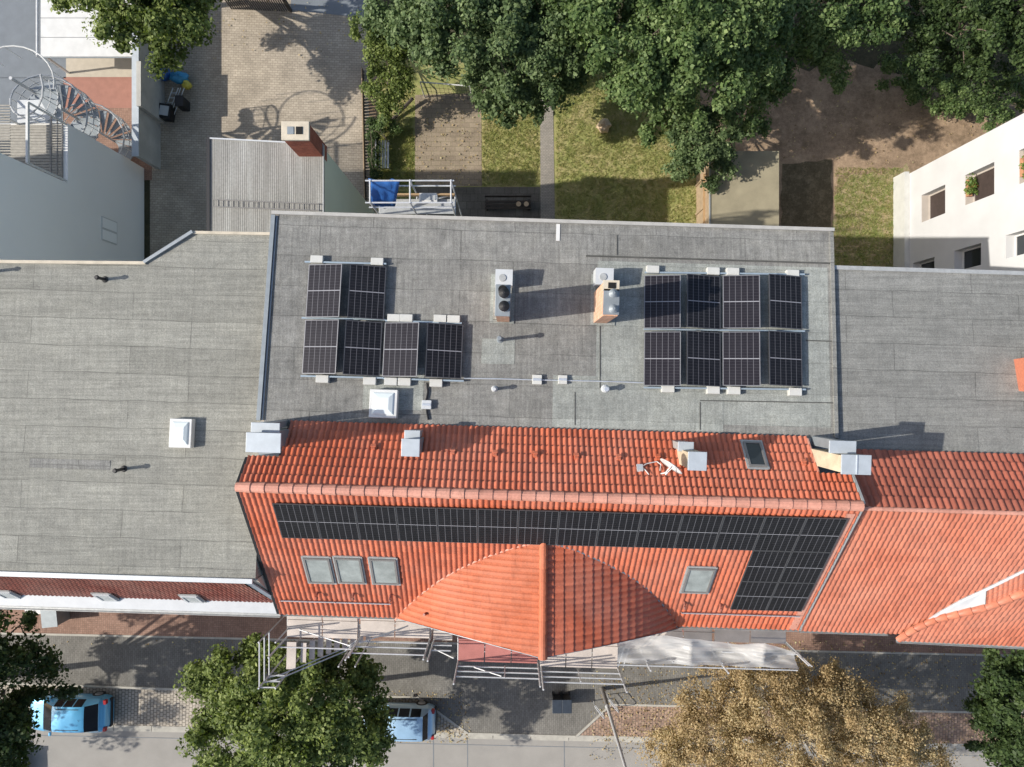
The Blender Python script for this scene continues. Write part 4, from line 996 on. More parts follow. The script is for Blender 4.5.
for (a_,b_,z0_,z1_) in holes:
    big = (b_-a_) > 1.2
    m = MB(); yc = (a_+b_)/2; x_ = XW+.40; m.box(x_,a_+.04,(z0_+z1_)/2,.06,.07,z1_-z0_-.01); m.box(x_,b_-.04,(z0_+z1_)/2,.06,.07,z1_-z0_-.01); m.box(x_,yc,z1_-.04,.06,b_-a_-.16,.07); m.box(x_,yc,z0_+.04,.06,b_-a_-.16,.07)
    f_ = m.build('window', M['white_paint'] if not big else M['brown_reveal'], wb)
    m = MB(); m.box(x_+.02,yc,(z0_+z1_)/2,.02,b_-a_-.15,z1_-z0_-.15); m.build('pane', M['dark_curtain'] if big else M['glass'], f_)
    if big: MB().box(XW+.2,yc,z0_+.012,.36,b_-a_-.02,.02).build('sill', M['brown_reveal'], f_)

# ================================================================== FOLIAGE
def leaves(centers, radii, nper, size, seed, tint_bias=0.0):
    r = np.random.default_rng(seed); n = len(centers)*nper
    c = np.repeat(np.array(centers), nper, axis=0); R_ = np.repeat(np.array(radii), nper)
    an = np.repeat(r.uniform(.55,1.45,size=(len(centers),3)), nper, axis=0)
    d = r.normal(size=(n,3)); rad = np.minimum(np.linalg.norm(d,axis=1),2.4); d /= np.linalg.norm(d,axis=1)[:,None]
    p = c + d*(rad*R_*.50)[:,None]*an*np.array([1,1,.6]); 
    nrm = d*.55 + r.normal(size=(n,3))*.45 + np.array([0,0,.55]); nrm /= np.linalg.norm(nrm,axis=1)[:,None]
    t = np.cross(nrm, r.normal(size=(n,3))); t /= np.linalg.norm(t,axis=1)[:,None]; b = np.cross(nrm,t)
    s = size*(.45+1.25*r.random(n)**1.6)[:,None]
    v = np.stack([p-t*s*.5, p+b*s*.33+nrm*s*.06, p+t*s*.5-nrm*s*.1, p-b*s*.33+nrm*s*.06], axis=1).reshape(-1,3)
    clump = np.repeat(r.random(len(centers)), nper); tint = np.clip(.25*clump+.75*r.beta(2,2,n)+tint_bias, 0, 1)
    return v, tint
def tree(label, base, lobes, mat_, seed, clumps=60, nper=300, size=.2, cr=(.45,.85), name='deciduous_tree', bark='bark', group=None, limbs=14, tr=.2, cat='tree', hollow=.45):
    """lobes: (px, py, z, radius_m[, zr]) seen positions of crown lobes"""
    r = np.random.default_rng(seed); rd = random.Random(seed)
    bx, by = base
    root = empty(name, (bx,by,0), label, cat, group)
    L = []
    for lb in lobes:
        p = Wp(lb[0], lb[1], lb[2]); L.append((p, lb[3], lb[4] if len(lb) > 4 else lb[3]*.7))
    wts = np.array([l[1]**2 for l in L]); wts = wts/wts.sum(); cen = []; rad = []
    for li, (p, R1, RZ) in enumerate(L):
        k_ = max(3, int(clumps*wts[li]))
        for _ in range(k_):
            d = r.normal(size=3); d /= np.linalg.norm(d); 
            if d[2] < -.35: d[2] = -d[2]*.6
            q = hollow+(1-hollow)*r.random()**.6; q *= (.82+.3*r.random())
            cen.append((p.x+d[0]*R1*q, p.y+d[1]*R1*q, p.z+d[2]*RZ*q)); rad.append(cr[0]+(cr[1]-cr[0])*r.random())
    v, tint = leaves(cen, rad, nper, size, seed+5)
    np_mesh('crown', v, 4, mat_, root, tint)
    m = MB(); top = min(l[0].z for l in L); hub = Vector((bx,by,max(1.0,top*.72)))
    m.tube([Vector((bx,by,0)), Vector((bx+.05,by,hub.z*.5)), hub], [tr, tr*.75, tr*.6], 9)
    for (p, R1, RZ) in L:
        mid_ = hub.lerp(p, .5)+Vector((rd.uniform(-.3,.3),rd.uniform(-.3,.3),.3)); m.tube([hub,mid_,p], [tr*.4,tr*.26,tr*.14], 6)
        near = sorted(cen, key=lambda c: (Vector(c)-p).length)[:400]; rd.shuffle(near)
        for c in near[:limbs]:
            if (Vector(c)-p).length > R1*1.3: continue
            c = Vector(c); md = p.lerp(c,.5)+Vector((rd.uniform(-.15,.15),rd.uniform(-.15,.15),.1)); m.tube([p,md,c], [tr*.13,tr*.09,tr*.04], 5)
    m.build('trunk', M[bark], root); return root
def gb(px, py): p = Wp(px, py, 0); return (p.x, p.y)
# street trees
GS = 'street trees along the pavement'
tree('dark street tree at the bottom left corner overhanging the azure car', (-26.6,-15.3), [(5,690,6.5,2.4,2.2),(-20,640,6.5,2.6),(38,655,5.5,1.1),(33,700,5.0,.95),(30,715,5.0,.8),(28,735,5.3,1.2),(10,755,5.2,1.6),(20,625,5.2,1.2),(-30,740,7,3),(-110,745,8.2,3.2,2.6),(-170,735,8,3,2.6),(-120,700,7.8,2.6),(-60,700,8,2.8,2.6),(-200,790,7,2.6),(-70,790,7.5,2.6)], M['leaf_dark'], 21, 190, 380, .16, (.4,.8), group=GS, tr=.24)
tree('bright green street tree in front of the scaffold, between the two parked cars', (-9.9,-15.9), [(285,705,8.0,2.5,2.2),(232,690,7.2,1.5),(338,700,7.4,2.0),(262,662,6.6,1.0),(300,745,7.6,2.4),(225,745,7.0,1.6),(352,745,6.6,1.5),(366,722,6.0,1.0),(372,745,6.0,1.0),(376,705,5.8,.8),(340,672,7.2,1.2),(210,715,6.4,.9),(215,668,6.2,1.0),(235,655,6.6,.9),(205,690,6.2,.9),(300,680,8,1.6),(370,685,6.2,.8),(355,668,6.6,.7),(285,790,7.2,2.2)], M['leaf_lime'], 22, 210, 420, .145, (.3,.65), group=GS)
tree('brown autumn street tree with thinning golden leaves in front of the right tarpaulin', (13.4,-16.6), [(800,735,7.5,3.2,2.2),(715,730,6.8,2.4),(870,740,6.8,2.5),(760,700,6.8,2.0),(700,762,6.2,2.2),(915,765,6,1.9),(805,695,6.8,1.7),(850,708,6.4,1.5),(715,695,6.4,1.5),(672,745,5.6,1.2),(800,800,6.5,3.2),(900,735,6.4,1.5),(830,690,6.2,1.2)], M['leaf_autumn'], 23, 600, 400, .072, (.25,.6), bark='bark_pale', limbs=30, group=GS, hollow=.5)
tree('dark green street tree in the bottom right corner', (26.5,-16.0), [(1030,700,5.5,2.3,2.2),(1000,680,4.8,1.2),(990,735,4.6,1.4),(1015,765,5,1.7),(1040,660,5,1.5),(985,700,4.3,.9)], M['leaf_dark'], 24, 110, 380, .15, (.3,.65), group=GS)
# rear trees
tree('leafy tree overhanging the white shelter at the top left', (-18.3,19.6), [(120,5,6.2,1.8),(150,35,5.4,1.5),(110,20,5.6,1.1),(175,15,5.8,1.5),(150,-30,6.4,2.6),(160,62,5.0,.7),(203,8,5.6,.9),(75,5,5.6,.8),(205,-20,5.6,1.2),(185,35,5.2,1.0),(197,18,4.6,.8),(190,-2,4.4,1.0),(178,5,4.6,1.1),(165,-15,5.2,1.5),(140,15,5.0,1.5),(185,-25,5,1.3)], M['leaf_lime'], 31, 130, 330, .15, (.3,.65))
GT = 'large garden trees behind the house'
tree('large round green tree at the left of the garden tree belt, above the wire frame', (-1.0,18.4), [(450,12,7.2,2.4,2.2),(525,52,6.8,2.2,2.0),(480,-10,8,3),(545,20,7.2,2.6,2),(520,100,4.4,1.3,1.2),(425,36,5.2,1.2),(565,68,4.6,1.3,1.2),(400,15,6.2,1.6),(545,95,3.0,.9,.8),(490,85,5,1.3)], M['leaf_grey'], 32, 270, 400, .145, (.3,.7), group=GT, tr=.3)
tree('tallest broad green tree in the middle of the garden tree belt above the lawn', (7.4,18.6), [(640,30,9,3.0,2.4),(690,60,8.4,2.7,2.2),(740,30,7.6,2.6,2.2),(660,92,5.4,1.6),(735,98,5.0,1.6,1.1),(600,-10,8,3),(620,75,6.3,1.2),(700,-10,9.5,3.4),(768,66,5.4,1.2),(650,122,4.0,.9)], M['leaf_green'], 33, 290, 400, .15, (.3,.7), group=GT, tr=.35)
tree('small pale green tree in front of the tree belt, beside the felt roofed shed', (9.4,12.8), [(700,148,4.4,1.4,1.2),(720,132,4.6,1.2),(685,165,3.8,.9),(708,182,3.2,.45),(690,130,4.8,1.1),(730,162,3.6,.6)], M['leaf_grey'], 34, 90, 260, .115, (.2,.45), group=GT, tr=.12)
tree('dense green tree closing the right of the garden tree belt, above bare soil', (14.3,19.6), [(810,15,7.0,2.4,2.0),(850,40,6.0,1.6),(800,60,5.2,1.4),(778,92,4.2,.9),(860,0,7.0,2.1),(832,74,4.2,.8),(752,124,3.4,.7)], M['leaf_green'], 35, 72, 300, .145, (.3,.65), group=GT, tr=.28, hollow=.35)
tree('dark spreading tree in shade at the top right corner', (24.5,20.5), [(960,30,5.6,2.6,1.8),(1010,50,5.2,2.2),(920,20,5.2,1.9),(985,78,4.2,1.3),(1030,0,6.5,3),(945,62,4.0,1.1),(900,-10,6,2)], M['leaf_dark'], 36, 150, 300, .14, (.3,.6), group=GT, tr=.28, limbs=20)
tree('lime green hazel bush growing over the corner of the courtyard fence', (-6.3,16.3), [(385,55,3.4,1.1,1.1),(380,85,2.8,.9),(400,78,2.8,.8),(372,35,3.8,1.0),(405,40,4,1.0),(393,102,1.6,.6),(384,112,1.4,.45)], M['leaf_lime'], 37, 90, 240, .11, (.22,.42), name='hazel_bush', cat='bush', tr=.09)
tree('low ivy shrub hugging the bare soil below the dark tree', (21.6,16.3), [(925,85,1.2,1.3,.8),(960,95,1.0,1.2,.7),(900,70,1.2,1,.7),(990,105,1.0,1.1,.6),(1015,95,1.2,1.0,.7)], M['leaf_green'], 38, 80, 260, .11, (.22,.42), name='ground_shrub', cat='shrub', tr=.05)
tree('small green shrub beside the white bench on the bright grass', (-6.5,12.6), [(384,124,.9,.45,.4),(376,132,.8,.4,.4),(393,130,.6,.3,.3)], M['leaf_green'], 39, 16, 220, .09, (.15,.3), name='ground_shrub', cat='shrub', tr=.04)
tree('narrow dark clipped hedge between courtyard fence and white bench', (-7.2,12.0), [(373,125,.7,.3,.4),(373.5,138,.7,.3,.4),(374,151,.7,.3,.4),(374.5,164,.7,.3,.4),(375,177,.7,.3,.4)], M['leaf_dark'], 40, 40, 160, .08, (.15,.25), name='hedge', cat='hedge', tr=.04)
# window box plants
def pot(label, x, y, z, seed, rr=.35):
    root = empty('window_box', (x,y,z), label, 'window box', 'flower boxes on the white house')
    MB().box(x,y,z+.09,.2,.75,.18).build('planter', M['terracotta'], root, bevel=.01)
    r = np.random.default_rng(seed); cen = [(x+r.normal()*.08, y+r.uniform(-rr,rr), z+.28+r.random()*.12) for _ in range(8)]
    v, t = leaves(cen, [.18]*8, 70, .09, seed, .05); np_mesh('flowers', v, 4, M['flower'], root, t)
pot('window box with red and green flowers at the middle floor window of the white house', XW+.12, 8.75, 5.57, 51); pot('window box with green trailing plants at the top floor window of the white house', XW+.12, 8.65, 8.97, 52, .45)
# grass tufts and fallen leaves
def scatter(name, rects, n, size, mat_, label, seed, flat=False, cat='grass'):
    r = np.random.default_rng(seed); P = []
    for (x0_,y0_,x1_,y1_), k_ in rects:
        a = Wp(x0_,y1_,0); b = Wp(x1_,y0_,0); q = int(n*k_); P.append(np.stack([r.uniform(a.x,b.x,q), r.uniform(a.y,b.y,q), np.full(q,.02)],1))
    p = np.concatenate(P); n = len(p)
    if flat:
        nrm = r.normal(size=(n,3))*.35+np.array([0,0,1]); nrm /= np.linalg.norm(nrm,axis=1)[:,None]; p[:,2] = .08
        t = np.cross(nrm, r.normal(size=(n,3))); t /= np.linalg.norm(t,axis=1)[:,None]; b = np.cross(nrm,t); s = (size*(.5+r.random(n)))[:,None]
        v = np.stack([p-t*s*.5, p+b*s*.35, p+t*s*.5, p-b*s*.35],1).reshape(-1,3); o = np_mesh(name, v, 4, mat_, None, r.random(n))
    else:
        p = np.repeat(p,5,0); n = len(p); p = p+r.normal(size=(n,3))*np.array([.03,.03,0]); ang = r.uniform(0,2*np.pi,n); s = (size*(.5+r.random(n)))
        side = np.stack([np.cos(ang),np.sin(ang),0*ang],1)*.014; lean = r.normal(size=(n,3))*np.array([.6,.6,0]); tip = p+lean*s[:,None]+np.array([0,0,1])*s[:,None]
        v = np.stack([p-side,p+side,tip],1).reshape(-1,3); o = np_mesh(name, v, 3, mat_, None, np.repeat(np.clip(r.normal(.5,.25,n//5),0,1),5))
    o['kind'] = 'stuff'; o['label'] = label; o['category'] = cat; return o
scatter('grass', [((380,70,414,225),.08),((556,70,700,225),.5),((482,95,539,186),.16),((380,128,414,186),.1),((835,168,900,270),.16)], 22000, .05, M['grass_blade'], 'short sunlit grass tufts growing over the garden lawns', 61)
scatter('fallen_leaves', [((590,640,1010,760),.62),((380,690,470,735),.08),((415,95,481,186),.04),((600,680,720,742),.15),((375,725,470,742),.05),((0,640,1024,645),.04),((370,95,480,186),.03),((155,0,366,60),.03),((780,100,1000,165),.05)], 4200, .085, M['leaf_autumn'], 'brown fallen leaves scattered over pavement below the autumn tree', 62, True, 'leaves')

# ================================================================== GARDEN THINGS
# shed
zs = 2.9; a = Wp(710,224,zs); b = Wp(779,151,zs)
a.y = 7.4
sh = empty('garden_shed', ((a.x+b.x)/2,(a.y+b.y)/2,0), 'garden shed with flat olive brown felt roof', 'shed')
MB().prism([(a.x+.08,a.y+.08),(b.x-.08,a.y+.08),(b.x-.08,b.y-.08),(a.x+.08,b.y-.08)], 0, zs-.08).build('wall', M['wood'], sh)
MB().prism([(a.x,a.y),(b.x,a.y),(b.x,b.y),(a.x,b.y)], zs-.08, zs).build('roof', M['shed_felt'], sh)
m = MB(); strip_along(m, [Vector((a.x-.02,a.y,zs+.0)), Vector((a.x-.02,b.y,zs))], .05, .1); m.build('roof_edge', M['gutter'], sh)
# orange fence
fx = Wp(704,200,1.6).x-.06
fe = empty('timber_fence', (fx,8.8,0), 'orange timber board fence beside the felt roofed shed', 'fence')
m = MB()
for i in range(22):
    y = 7.3+i*.15; m.box(fx+.12, y, .85, .03, .14, 1.7)
m.build('boards', M['wood_orange'], fe)
m = MB(); m.box(fx+.03,8.9,1.72,.10,3.3,.04); m.build('top_board', M['wood_orange'], fe); m = MB()
for y in (7.4,8.9,10.4): m.box(fx+.07,y,.85,.1,.1,1.7)
m.build('posts', M['wood'], fe)
# boulder
c = Wp(604,126,.35); m = MB(); rd = random.Random(4); vs = []; fs = []
nu_, nv_ = 12, 7
for j in range(nv_+1):
    for i in range(nu_):
        th = math.pi*j/nv_; ph = 2*math.pi*i/nu_; r_ = .36*(1+.22*rd.uniform(-1,1)); vs.append((c.x+r_*math.sin(th)*math.cos(ph), c.y+r_*math.sin(th)*math.sin(ph), .30+r_*.9*math.cos(th)))
for j in range(nv_):
    for i in range(nu_): fs.append((j*nu_+i,(j+1)*nu_+i,(j+1)*nu_+(i+1)%nu_,j*nu_+(i+1)%nu_))
m.add(vs, fs); tag(m.build('boulder', M['stone']), 'pale rounded boulder lying alone on the sunny lawn', 'rock')
# wire frame
gf = empty('wire_frame', Wp(443,90,0), 'white tubular frame strung with dark wire mesh standing at the end of garden slabs', 'frame')
p0, p1 = Wp(420,82,1.9), Wp(470,86,1.9); m = MB(); m.cyl(p0,p1,.035,.035,8)
for p in (p0,p1): m.cyl(p, Vector((p.x,p.y,0)), .03,.03,8)
m.build('tube', M['white_paint'], gf); m = MB()
for i in range(12): f = i/11; q = p0.lerp(p1,f); m.cyl(q, Vector((q.x,q.y,0)), .008,.008,4)
for z in (.3,.8,1.3): m.cyl(Vector((p0.x,p0.y,z)), Vector((p1.x,p1.y,z)), .008,.008,4)
m.build('mesh_wires', M['black'], gf)
# garden rack / bench left
rk = empty('garden_bench', Wp(383,154,0), 'white slatted garden bench standing on the bright grass patch', 'bench')
c = Wp(384,154,.5); m = MB()
for i in range(4): m.box(c.x-.22+i*.14, c.y, .46, .09, 1.45, .03)
m.build('seat', M['white_paint'], rk); m = MB()
for i in range(3): m.box(c.x-.36, c.y, .6+i*.14, .03, 1.45, .09)
m.build('backrest', M['white_paint'], rk)
for dx in (-.3,.22):
    for dy in (-.65,.65): MB().box(c.x+dx, c.y+dy, .22, .05, .05, .44).build('leg', M['galv'], rk)
# black beam
m = MB(); m.cyl(Wp(392,120,.12), Wp(413,98,.5), .09,.09,6); tag(m.build('timber_beam', M['dark_wood']), 'charred dark timber beam leaning into the hazel bush', 'beam')
# low fence courtyard
cf = empty('courtyard_fence', Wp(368,130,0), 'low dark wooden fence dividing the brick paved courtyard from the garden', 'fence')
m = MB(); p0, p1 = Wp(363.5,72,0), Wp(366.5,205,0); L_ = (p1-p0).length; n = int(L_/.16)
for i in range(n): q = p0.lerp(p1,i/n); m.box(q.x, q.y, .25, .03, .12, .5)
m.build('boards', M['dark_wood'], cf); m = MB(); strip_along(m, [p0+Vector((0,0,.5)), p1+Vector((0,0,.5))], .05, .08); m.build('rail', M['wood'], cf)
# hidden bench in shade with two pots
tb = empty('wooden_bench', Wp(508,203,0), 'dark wooden bench in the shade at the end of the garden path', 'bench')
c = Wp(508,204,.45); m = MB()
for i in range(3): m.box(c.x, c.y-.2+i*.16, .45, 2.4, .12, .04)
m.build('seat', M['dark_wood'], tb); m = MB(); m.box(c.x, c.y+.32, .75, 2.4, .04, .25); m.build('backrest', M['dark_wood'], tb)
for dx in (-1.1,1.1): MB().box(c.x+dx, c.y, .22, .08, .5, .44).build('leg', M['dark_wood'], tb)
for dx, nm in ((.55,'left'),(.95,'right')):
    m = MB(); m.cyl((c.x+dx,c.y-.05,.475),(c.x+dx,c.y-.05,.66),.09,.13,14); o = m.build('flower_pot', M['stone']); tag(o, f'{nm} of the two pale flower pots standing on the dark bench', 'flower pot', 'flower pots on the dark bench')
# fence at top of the court
tf = empty('yard_gate', Wp(262,5,0), 'black slatted yard gate at the top end of the brick paved courtyard', 'gate')
m = MB(); p0, p1 = Wp(232,9,0), Wp(289,11,0)
for i in range(26): q = p0.lerp(p1,i/25); m.box(q.x,q.y,.75,.07,.03,1.5)
m.build('bars', M['dark_wood'], tf); m = MB(); strip_along(m,[p0+Vector((0,0,1.3)),p1+Vector((0,0,1.3))],.05,.08); m.box(p1.x+.1,p1.y,.9,.14,.14,1.8); m.build('frame', M['dark_wood'], tf)
# junk by the boundary wall
jp = Wp(168,85,0)
o = empty('rubble_sack', Wp(166,72,0), 'blue plastic rubble sack slumped by the boundary wall', 'sack')
def blob(cx_, cy_, cz_, rx, ry, rz, seed, mt, name, parent=None, n1=14, n2=8, rough=.18):
    rd = random.Random(seed); m = MB(); vs = []; 
    for j in range(n2+1):
        for i in range(n1):
            th = math.pi*j/n2; ph = 2*math.pi*i/n1; k_ = 1+rough*rd.uniform(-1,1); vs.append((cx_+rx*k_*math.sin(th)*math.cos(ph), cy_+ry*k_*math.sin(th)*math.sin(ph), max(.02,cz_+rz*k_*math.cos(th))))
    m.add(vs, [(j*n1+i,(j+1)*n1+i,(j+1)*n1+(i+1)%n1,j*n1+(i+1)%n1) for j in range(n2) for i in range(n1)]); return m.build(name, M[mt], parent, smooth=True)
q = Wp(163,74,.3); blob(q.x,q.y,.3,.42,.30,.35,3,'blue_tarp','body',o); blob(q.x-.1,q.y+.1,.66,.12,.12,.1,5,'blue_tarp','tied_neck',o)
o = empty('tarpaulin_bundle', Wp(180,79,0), 'crumpled cyan tarpaulin bundle with a yellow bucket end beside ladders', 'tarpaulin')
q = Wp(180,78,.3); blob(q.x,q.y,.35,.50,.30,.30,7,'cyan_sack','folds',o); q = Wp(187,85,.3); blob(q.x,q.y,.3,.24,.22,.25,8,'yellow','cover',o)
o = empty('stepladder', Wp(172,100,0), 'aluminium stepladder leaning on the junk pile by the boundary wall', 'ladder')
m = MB()
for dx in (0,.38,.55,.8): m.cyl(Wp(162+dx*14,117,.05), Wp(173+dx*14,88,.9), .025,.025,6)
m.build('stiles', M['alu'], o); m = MB()
for i in range(6): f = i/6; m.cyl(Wp(162,117,.05).lerp(Wp(173,88,.9),f), Wp(167.3,117,.05).lerp(Wp(178.3,88,.9),f), .018,.018,5)
m.build('rungs', M['alu'], o)
o = empty('storage_box', Wp(156,110,0), 'open black storage box with pale lid panel against the boundary wall', 'box')
q = Wp(166,112,.4); m = MB(); m.box(q.x,q.y,.3,.62,.75,.6,-.15); m.build('box_body', M['black'], o, bevel=.02); m = MB(); m.box(q.x,q.y,.62,.46,.50,.03,-.15); m.build('lid', M['white_metal'], o)
o = empty('wheelie_bin', Wp(184,105,0), 'small black wheeled bin next to the stepladders', 'bin')
q = Wp(183,104,.4); m = MB(); m.box(q.x,q.y,.4,.4,.5,.8); m.build('bin_body', M['black'], o, bevel=.03); m = MB(); m.box(q.x,q.y,.83,.44,.55,.05); m.build('lid', M['black'], o, bevel=.01)

# rear scaffold tower with blue tarpaulin
rs = empty('rear_scaffold', (-3.0,6.1,0), 'small scaffold platform fixed to the rear wall beside the olive wing', 'scaffold')
xs_ = [Wp(370,186,14.9).x, Wp(410,186,14.9).x, Wp(451,188,14.9).x]; ys_ = [5.75, 6.45]
m = MB()
for x in xs_:
    for y in ys_: m.cyl((x,y,0),(x,y,14.95),.03,.03,6)
m.build('standards', M['galv'], rs); m = MB()
for y in ys_:
    for z in (14.9,14.3): m.cyl((xs_[0]-.15,y,z),(xs_[2]+.1,y,z),.026,.026,6)
for x in xs_:
    for z in (14.9,13.25): m.cyl((x,ys_[0],z),(x,ys_[1],z),.026,.026,6)
m.cyl((xs_[0],ys_[1],11.3),(xs_[2],ys_[1],13.2),.024); m.build('rails', M['galv'], rs)
m = MB(); m.box((xs_[0]+xs_[2])/2,6.02,13.3,xs_[2]-xs_[0],.5,.05); m.build('deck', M['gutter'], rs); m = MB(); m.box((xs_[0]+xs_[2])/2+.2,6.38,13.45,xs_[2]-xs_[0]-.4,.05,.22); m.build('toe_board', M['wood_orange'], rs)
o = empty('blue_tarpaulin', (xs_[0]+.3,6.2,13.4), 'blue tarpaulin tied to the left end of the rear scaffold', 'tarpaulin')
m = MB(); vs = []; rd = random.Random(2)
for i in range(9):
    for j in range(6):
        f, g_ = i/8, j/5; vs.append((xs_[0]-.05+f*1.0*(1-.35*g_), ys_[1]+.03-g_*.62+.05*rd.uniform(-1,1), 14.9-1.3*g_*(.4+.6*f)-.15*math.sin(5*f)*g_))
m.add(vs, [(i*6+j,(i+1)*6+j,(i+1)*6+j+1,i*6+j+1) for i in range(8) for j in range(5)]); sh_ = m.build('cloth', M['blue_tarp'], o, smooth=True); sm = sh_.modifiers.new('s','SOLIDIFY'); sm.thickness = .01
o = empty('white_bucket_tray', (-2.6,6.2,13.4), 'white tray resting on the rear scaffold platform', 'tray'); q = Wp(428,194,13.6); MB().box(q.x,q.y-.1,13.5,.62,.30,.12).build('tray_body', M['white_paint'], o, bevel=.02); MB().box(q.x,q.y-.1,13.57,.5,.2,.03).build('contents', M['gutter'], o)

# ================================================================== FRONT SCAFFOLD
fs_ = empty('front_scaffold', (1,-9.2,0), 'galvanised scaffold wrapping the street front and the pointed bay', 'scaffold')
ZD = 11.4
def ys(x, y): return y-.0305*x
def bay_run(x0, x1, yi, yo, zdeck, deckmat, post_x, zt=2.0, boards=True, rl=(.5,1.0,1.5)):
    m = MB()
    for x in post_x:
        m.cyl((x,ys(x,yo),0),(x,ys(x,yo),zdeck+zt),.03,.03,7); m.cyl((x,ys(x,yi),0),(x,ys(x,yi),zdeck-.05),.03,.03,7)
        m.cyl((x,ys(x,yi),zdeck-.08),(x,ys(x,yo),zdeck-.08),.026,.026,6); m.cyl((x,ys(x,yi),zdeck-2.08),(x,ys(x,yo),zdeck-2.08),.026,.026,6)
        for zz in (zdeck-4,zdeck-6,zdeck-8): m.cyl((x,ys(x,yi),zz),(x,ys(x,yo),zz),.026,.026,6)
    for dz in rl: m.cyl((x0,ys(x0,yo),zdeck+dz),(x1,ys(x1,yo),zdeck+dz),.026,.026,7)
    for dz in (-1,-1.5,-2.95,-3.5): m.cyl((x0,ys(x0,yo),zdeck+dz),(x1,ys(x1,yo),zdeck+dz),.024,.024,6)
    m.build('tubes', M['galv'], fs_)
    if boards:
        for lvl, off in ((zdeck,0),(zdeck-2,0),(zdeck-4,0)):
            mm = MB(); nb = max(1,round(abs(x1-x0)/1.1)); 
            for i in range(nb):
                xa_, xb_ = x0+(x1-x0)*i/nb+.02, x0+(x1-x0)*(i+1)/nb-.02; xm = (xa_+xb_)/2
                for q_ in range(2):
                    yc = yi+(yo-yi)*(q_+.5)/2; mm.box(xm, ys(xm,yc), lvl, xb_-xa_, abs(yo-yi)/2-.02, .05, RA)
            mm.build('deck', M[deckmat if lvl == zdeck else 'deck_red'], fs_)
xP = lambda px, z=ZD: (px-CX)/F*(H-z)
bay_run(xP(287), xP(358), -8.25, -9.55, ZD, 'deck_pale', [xP(287),xP(358)], rl=(1.0,))
bay_run(xP(360), xP(430), -8.25, -9.45, ZD, 'deck_pale', [xP(361),xP(430)], rl=(.5,1.0,1.6))
bay_run(xP(433), xP(453), -8.3, -9.5, ZD, 'deck_pale', [xP(434)], rl=(.5,1.0))
bay_run(xP(458), xP(538), -8.7, -10.25, ZD, 'deck_red', [xP(458),xP(538)], rl=(.45,.9,1.35))
bay_run(xP(540), xP(618), -8.7, -10.35, ZD, 'deck_pale', [xP(541),xP(618)], rl=(.45,.9,1.35))
bay_run(xP(625), xP(712), -8.2, -9.6, ZD, 'deck_pale', [xP(640),xP(712)], rl=(1.0,))
bay_run(xP(714), xP(786), -8.2, -9.25, ZD, 'deck_pale', [xP(786)], rl=(1.0,))
def br(p, q): MB().cyl(p, q, .022, .022, 6).build('brace', M['galv'], fs_)
br((xP(475),ys(-1,-10.25),ZD+.5),(xP(502),ys(0,-10.25),ZD+1.2)); br((xP(436),-9.6,ZD+.4),(xP(456),-9.7,ZD+1.0)); br((xP(300),-9.0,ZD+.1),(xP(356),-9.3,ZD+.9)); br((xP(365),-9.2,ZD+.9),(xP(405),-8.9,ZD+.1))
br((xP(505),-10.2,ZD+.45),(xP(505),-10.22,ZD+1.4)); br((xP(577),-10.35,ZD+.45),(xP(577),-10.36,ZD+1.4))
for x in (618,623): br((xP(x),-10.35,ZD+.1),(xP(x+2),-9.3,ZD+1.0))
# facade ladders / stair frames at left end of the scaffold
stf = empty('scaffold_stair', (xP(300),-10.3,0), 'galvanised scaffold stair tower with pale deck above the green street tree', 'staircase')
m = MB(); X0_, X1_ = xP(262), xP(286)
Y0_, Y1_ = -9.0, -10.6
for x in (xP(272),xP(288)):
    for y in (Y0_,Y1_): m.cyl((x,y,0),(x,y,ZD+1.4),.03,.03,6)
for x in (xP(335),xP(352)): m.cyl((x,Y1_,0),(x,Y1_,ZD-.5),.03,.03,6)
m.build('standards', M['galv'], stf)
m = MB()
for dz in (.3,.8,1.3): m.cyl((xP(272),Y1_,ZD+dz),(xP(288),Y1_,ZD+dz),.024); m.cyl((xP(272),Y1_,ZD+dz),(xP(272),Y0_,ZD+dz),.024)
p = [Vector((xP(272),Y1_,ZD+.9)),Vector((xP(285),Y1_+.1,ZD+.9)),Vector((xP(340),Y1_+.5,ZD-.7)),Vector((xP(352),Y1_+.8,ZD-.8))]
for dz in (0,-.45): m.tube([q+Vector((0,0,dz)) for q in p], .024, 6)
m.build('handrail', M['galv'], stf)
MB().box(xP(291),-10.0,ZD-.05,.34,1.0,.05,-.03).build('platform', M['deck_pale'], stf)
m = MB()
for i in range(11): m.box(xP(302)+i*.26, -9.95+.03*i, ZD-.2-i*.2, .20, .72, .04, -.03)
m.build('treads', M['deck_pale'], stf)
# translucent tarpaulin canopy
tp = MB(); nx, ny = 90, 18; vs = []
xa_, xb_ = xP(618,12.9), xP(800,12.9)
for i in range(nx+1):
    for j in range(ny+1):
        f, g_ = i/nx, j/ny; x = xa_+(xb_-xa_)*f; y = -8.62-.98*g_ -.0305*x+.10*math.sin(7*f)*(1-g_)
        z = 13.05-.25*g_ - .50*math.sin(math.pi*((f*2.5)%1.0))*(math.sin(math.pi*g_)**.7) + .06*math.sin(30*g_+9*f)*math.sin(13*f) + .05*math.sin(23*f+5*g_)+.03*math.sin(41*f-9*g_)
        if f > .8: y += (f-.8)*2.2*(1-g_)*-1.0
        vs.append((x,y,z))
tp.add(vs, [(i*(ny+1)+j,(i+1)*(ny+1)+j,(i+1)*(ny+1)+j+1,i*(ny+1)+j+1) for i in range(nx) for j in range(ny)])
o = tp.build('tarpaulin_canopy', M['net'], smooth=True); tag(o, 'long white translucent tarpaulin draped over the right end of the scaffold', 'tarpaulin')
m = MB(); 
for y in (-9.7,): m.cyl((xa_,ys(xa_,y),12.70),(xb_,ys(xb_,y),12.70),.025,.025,6)
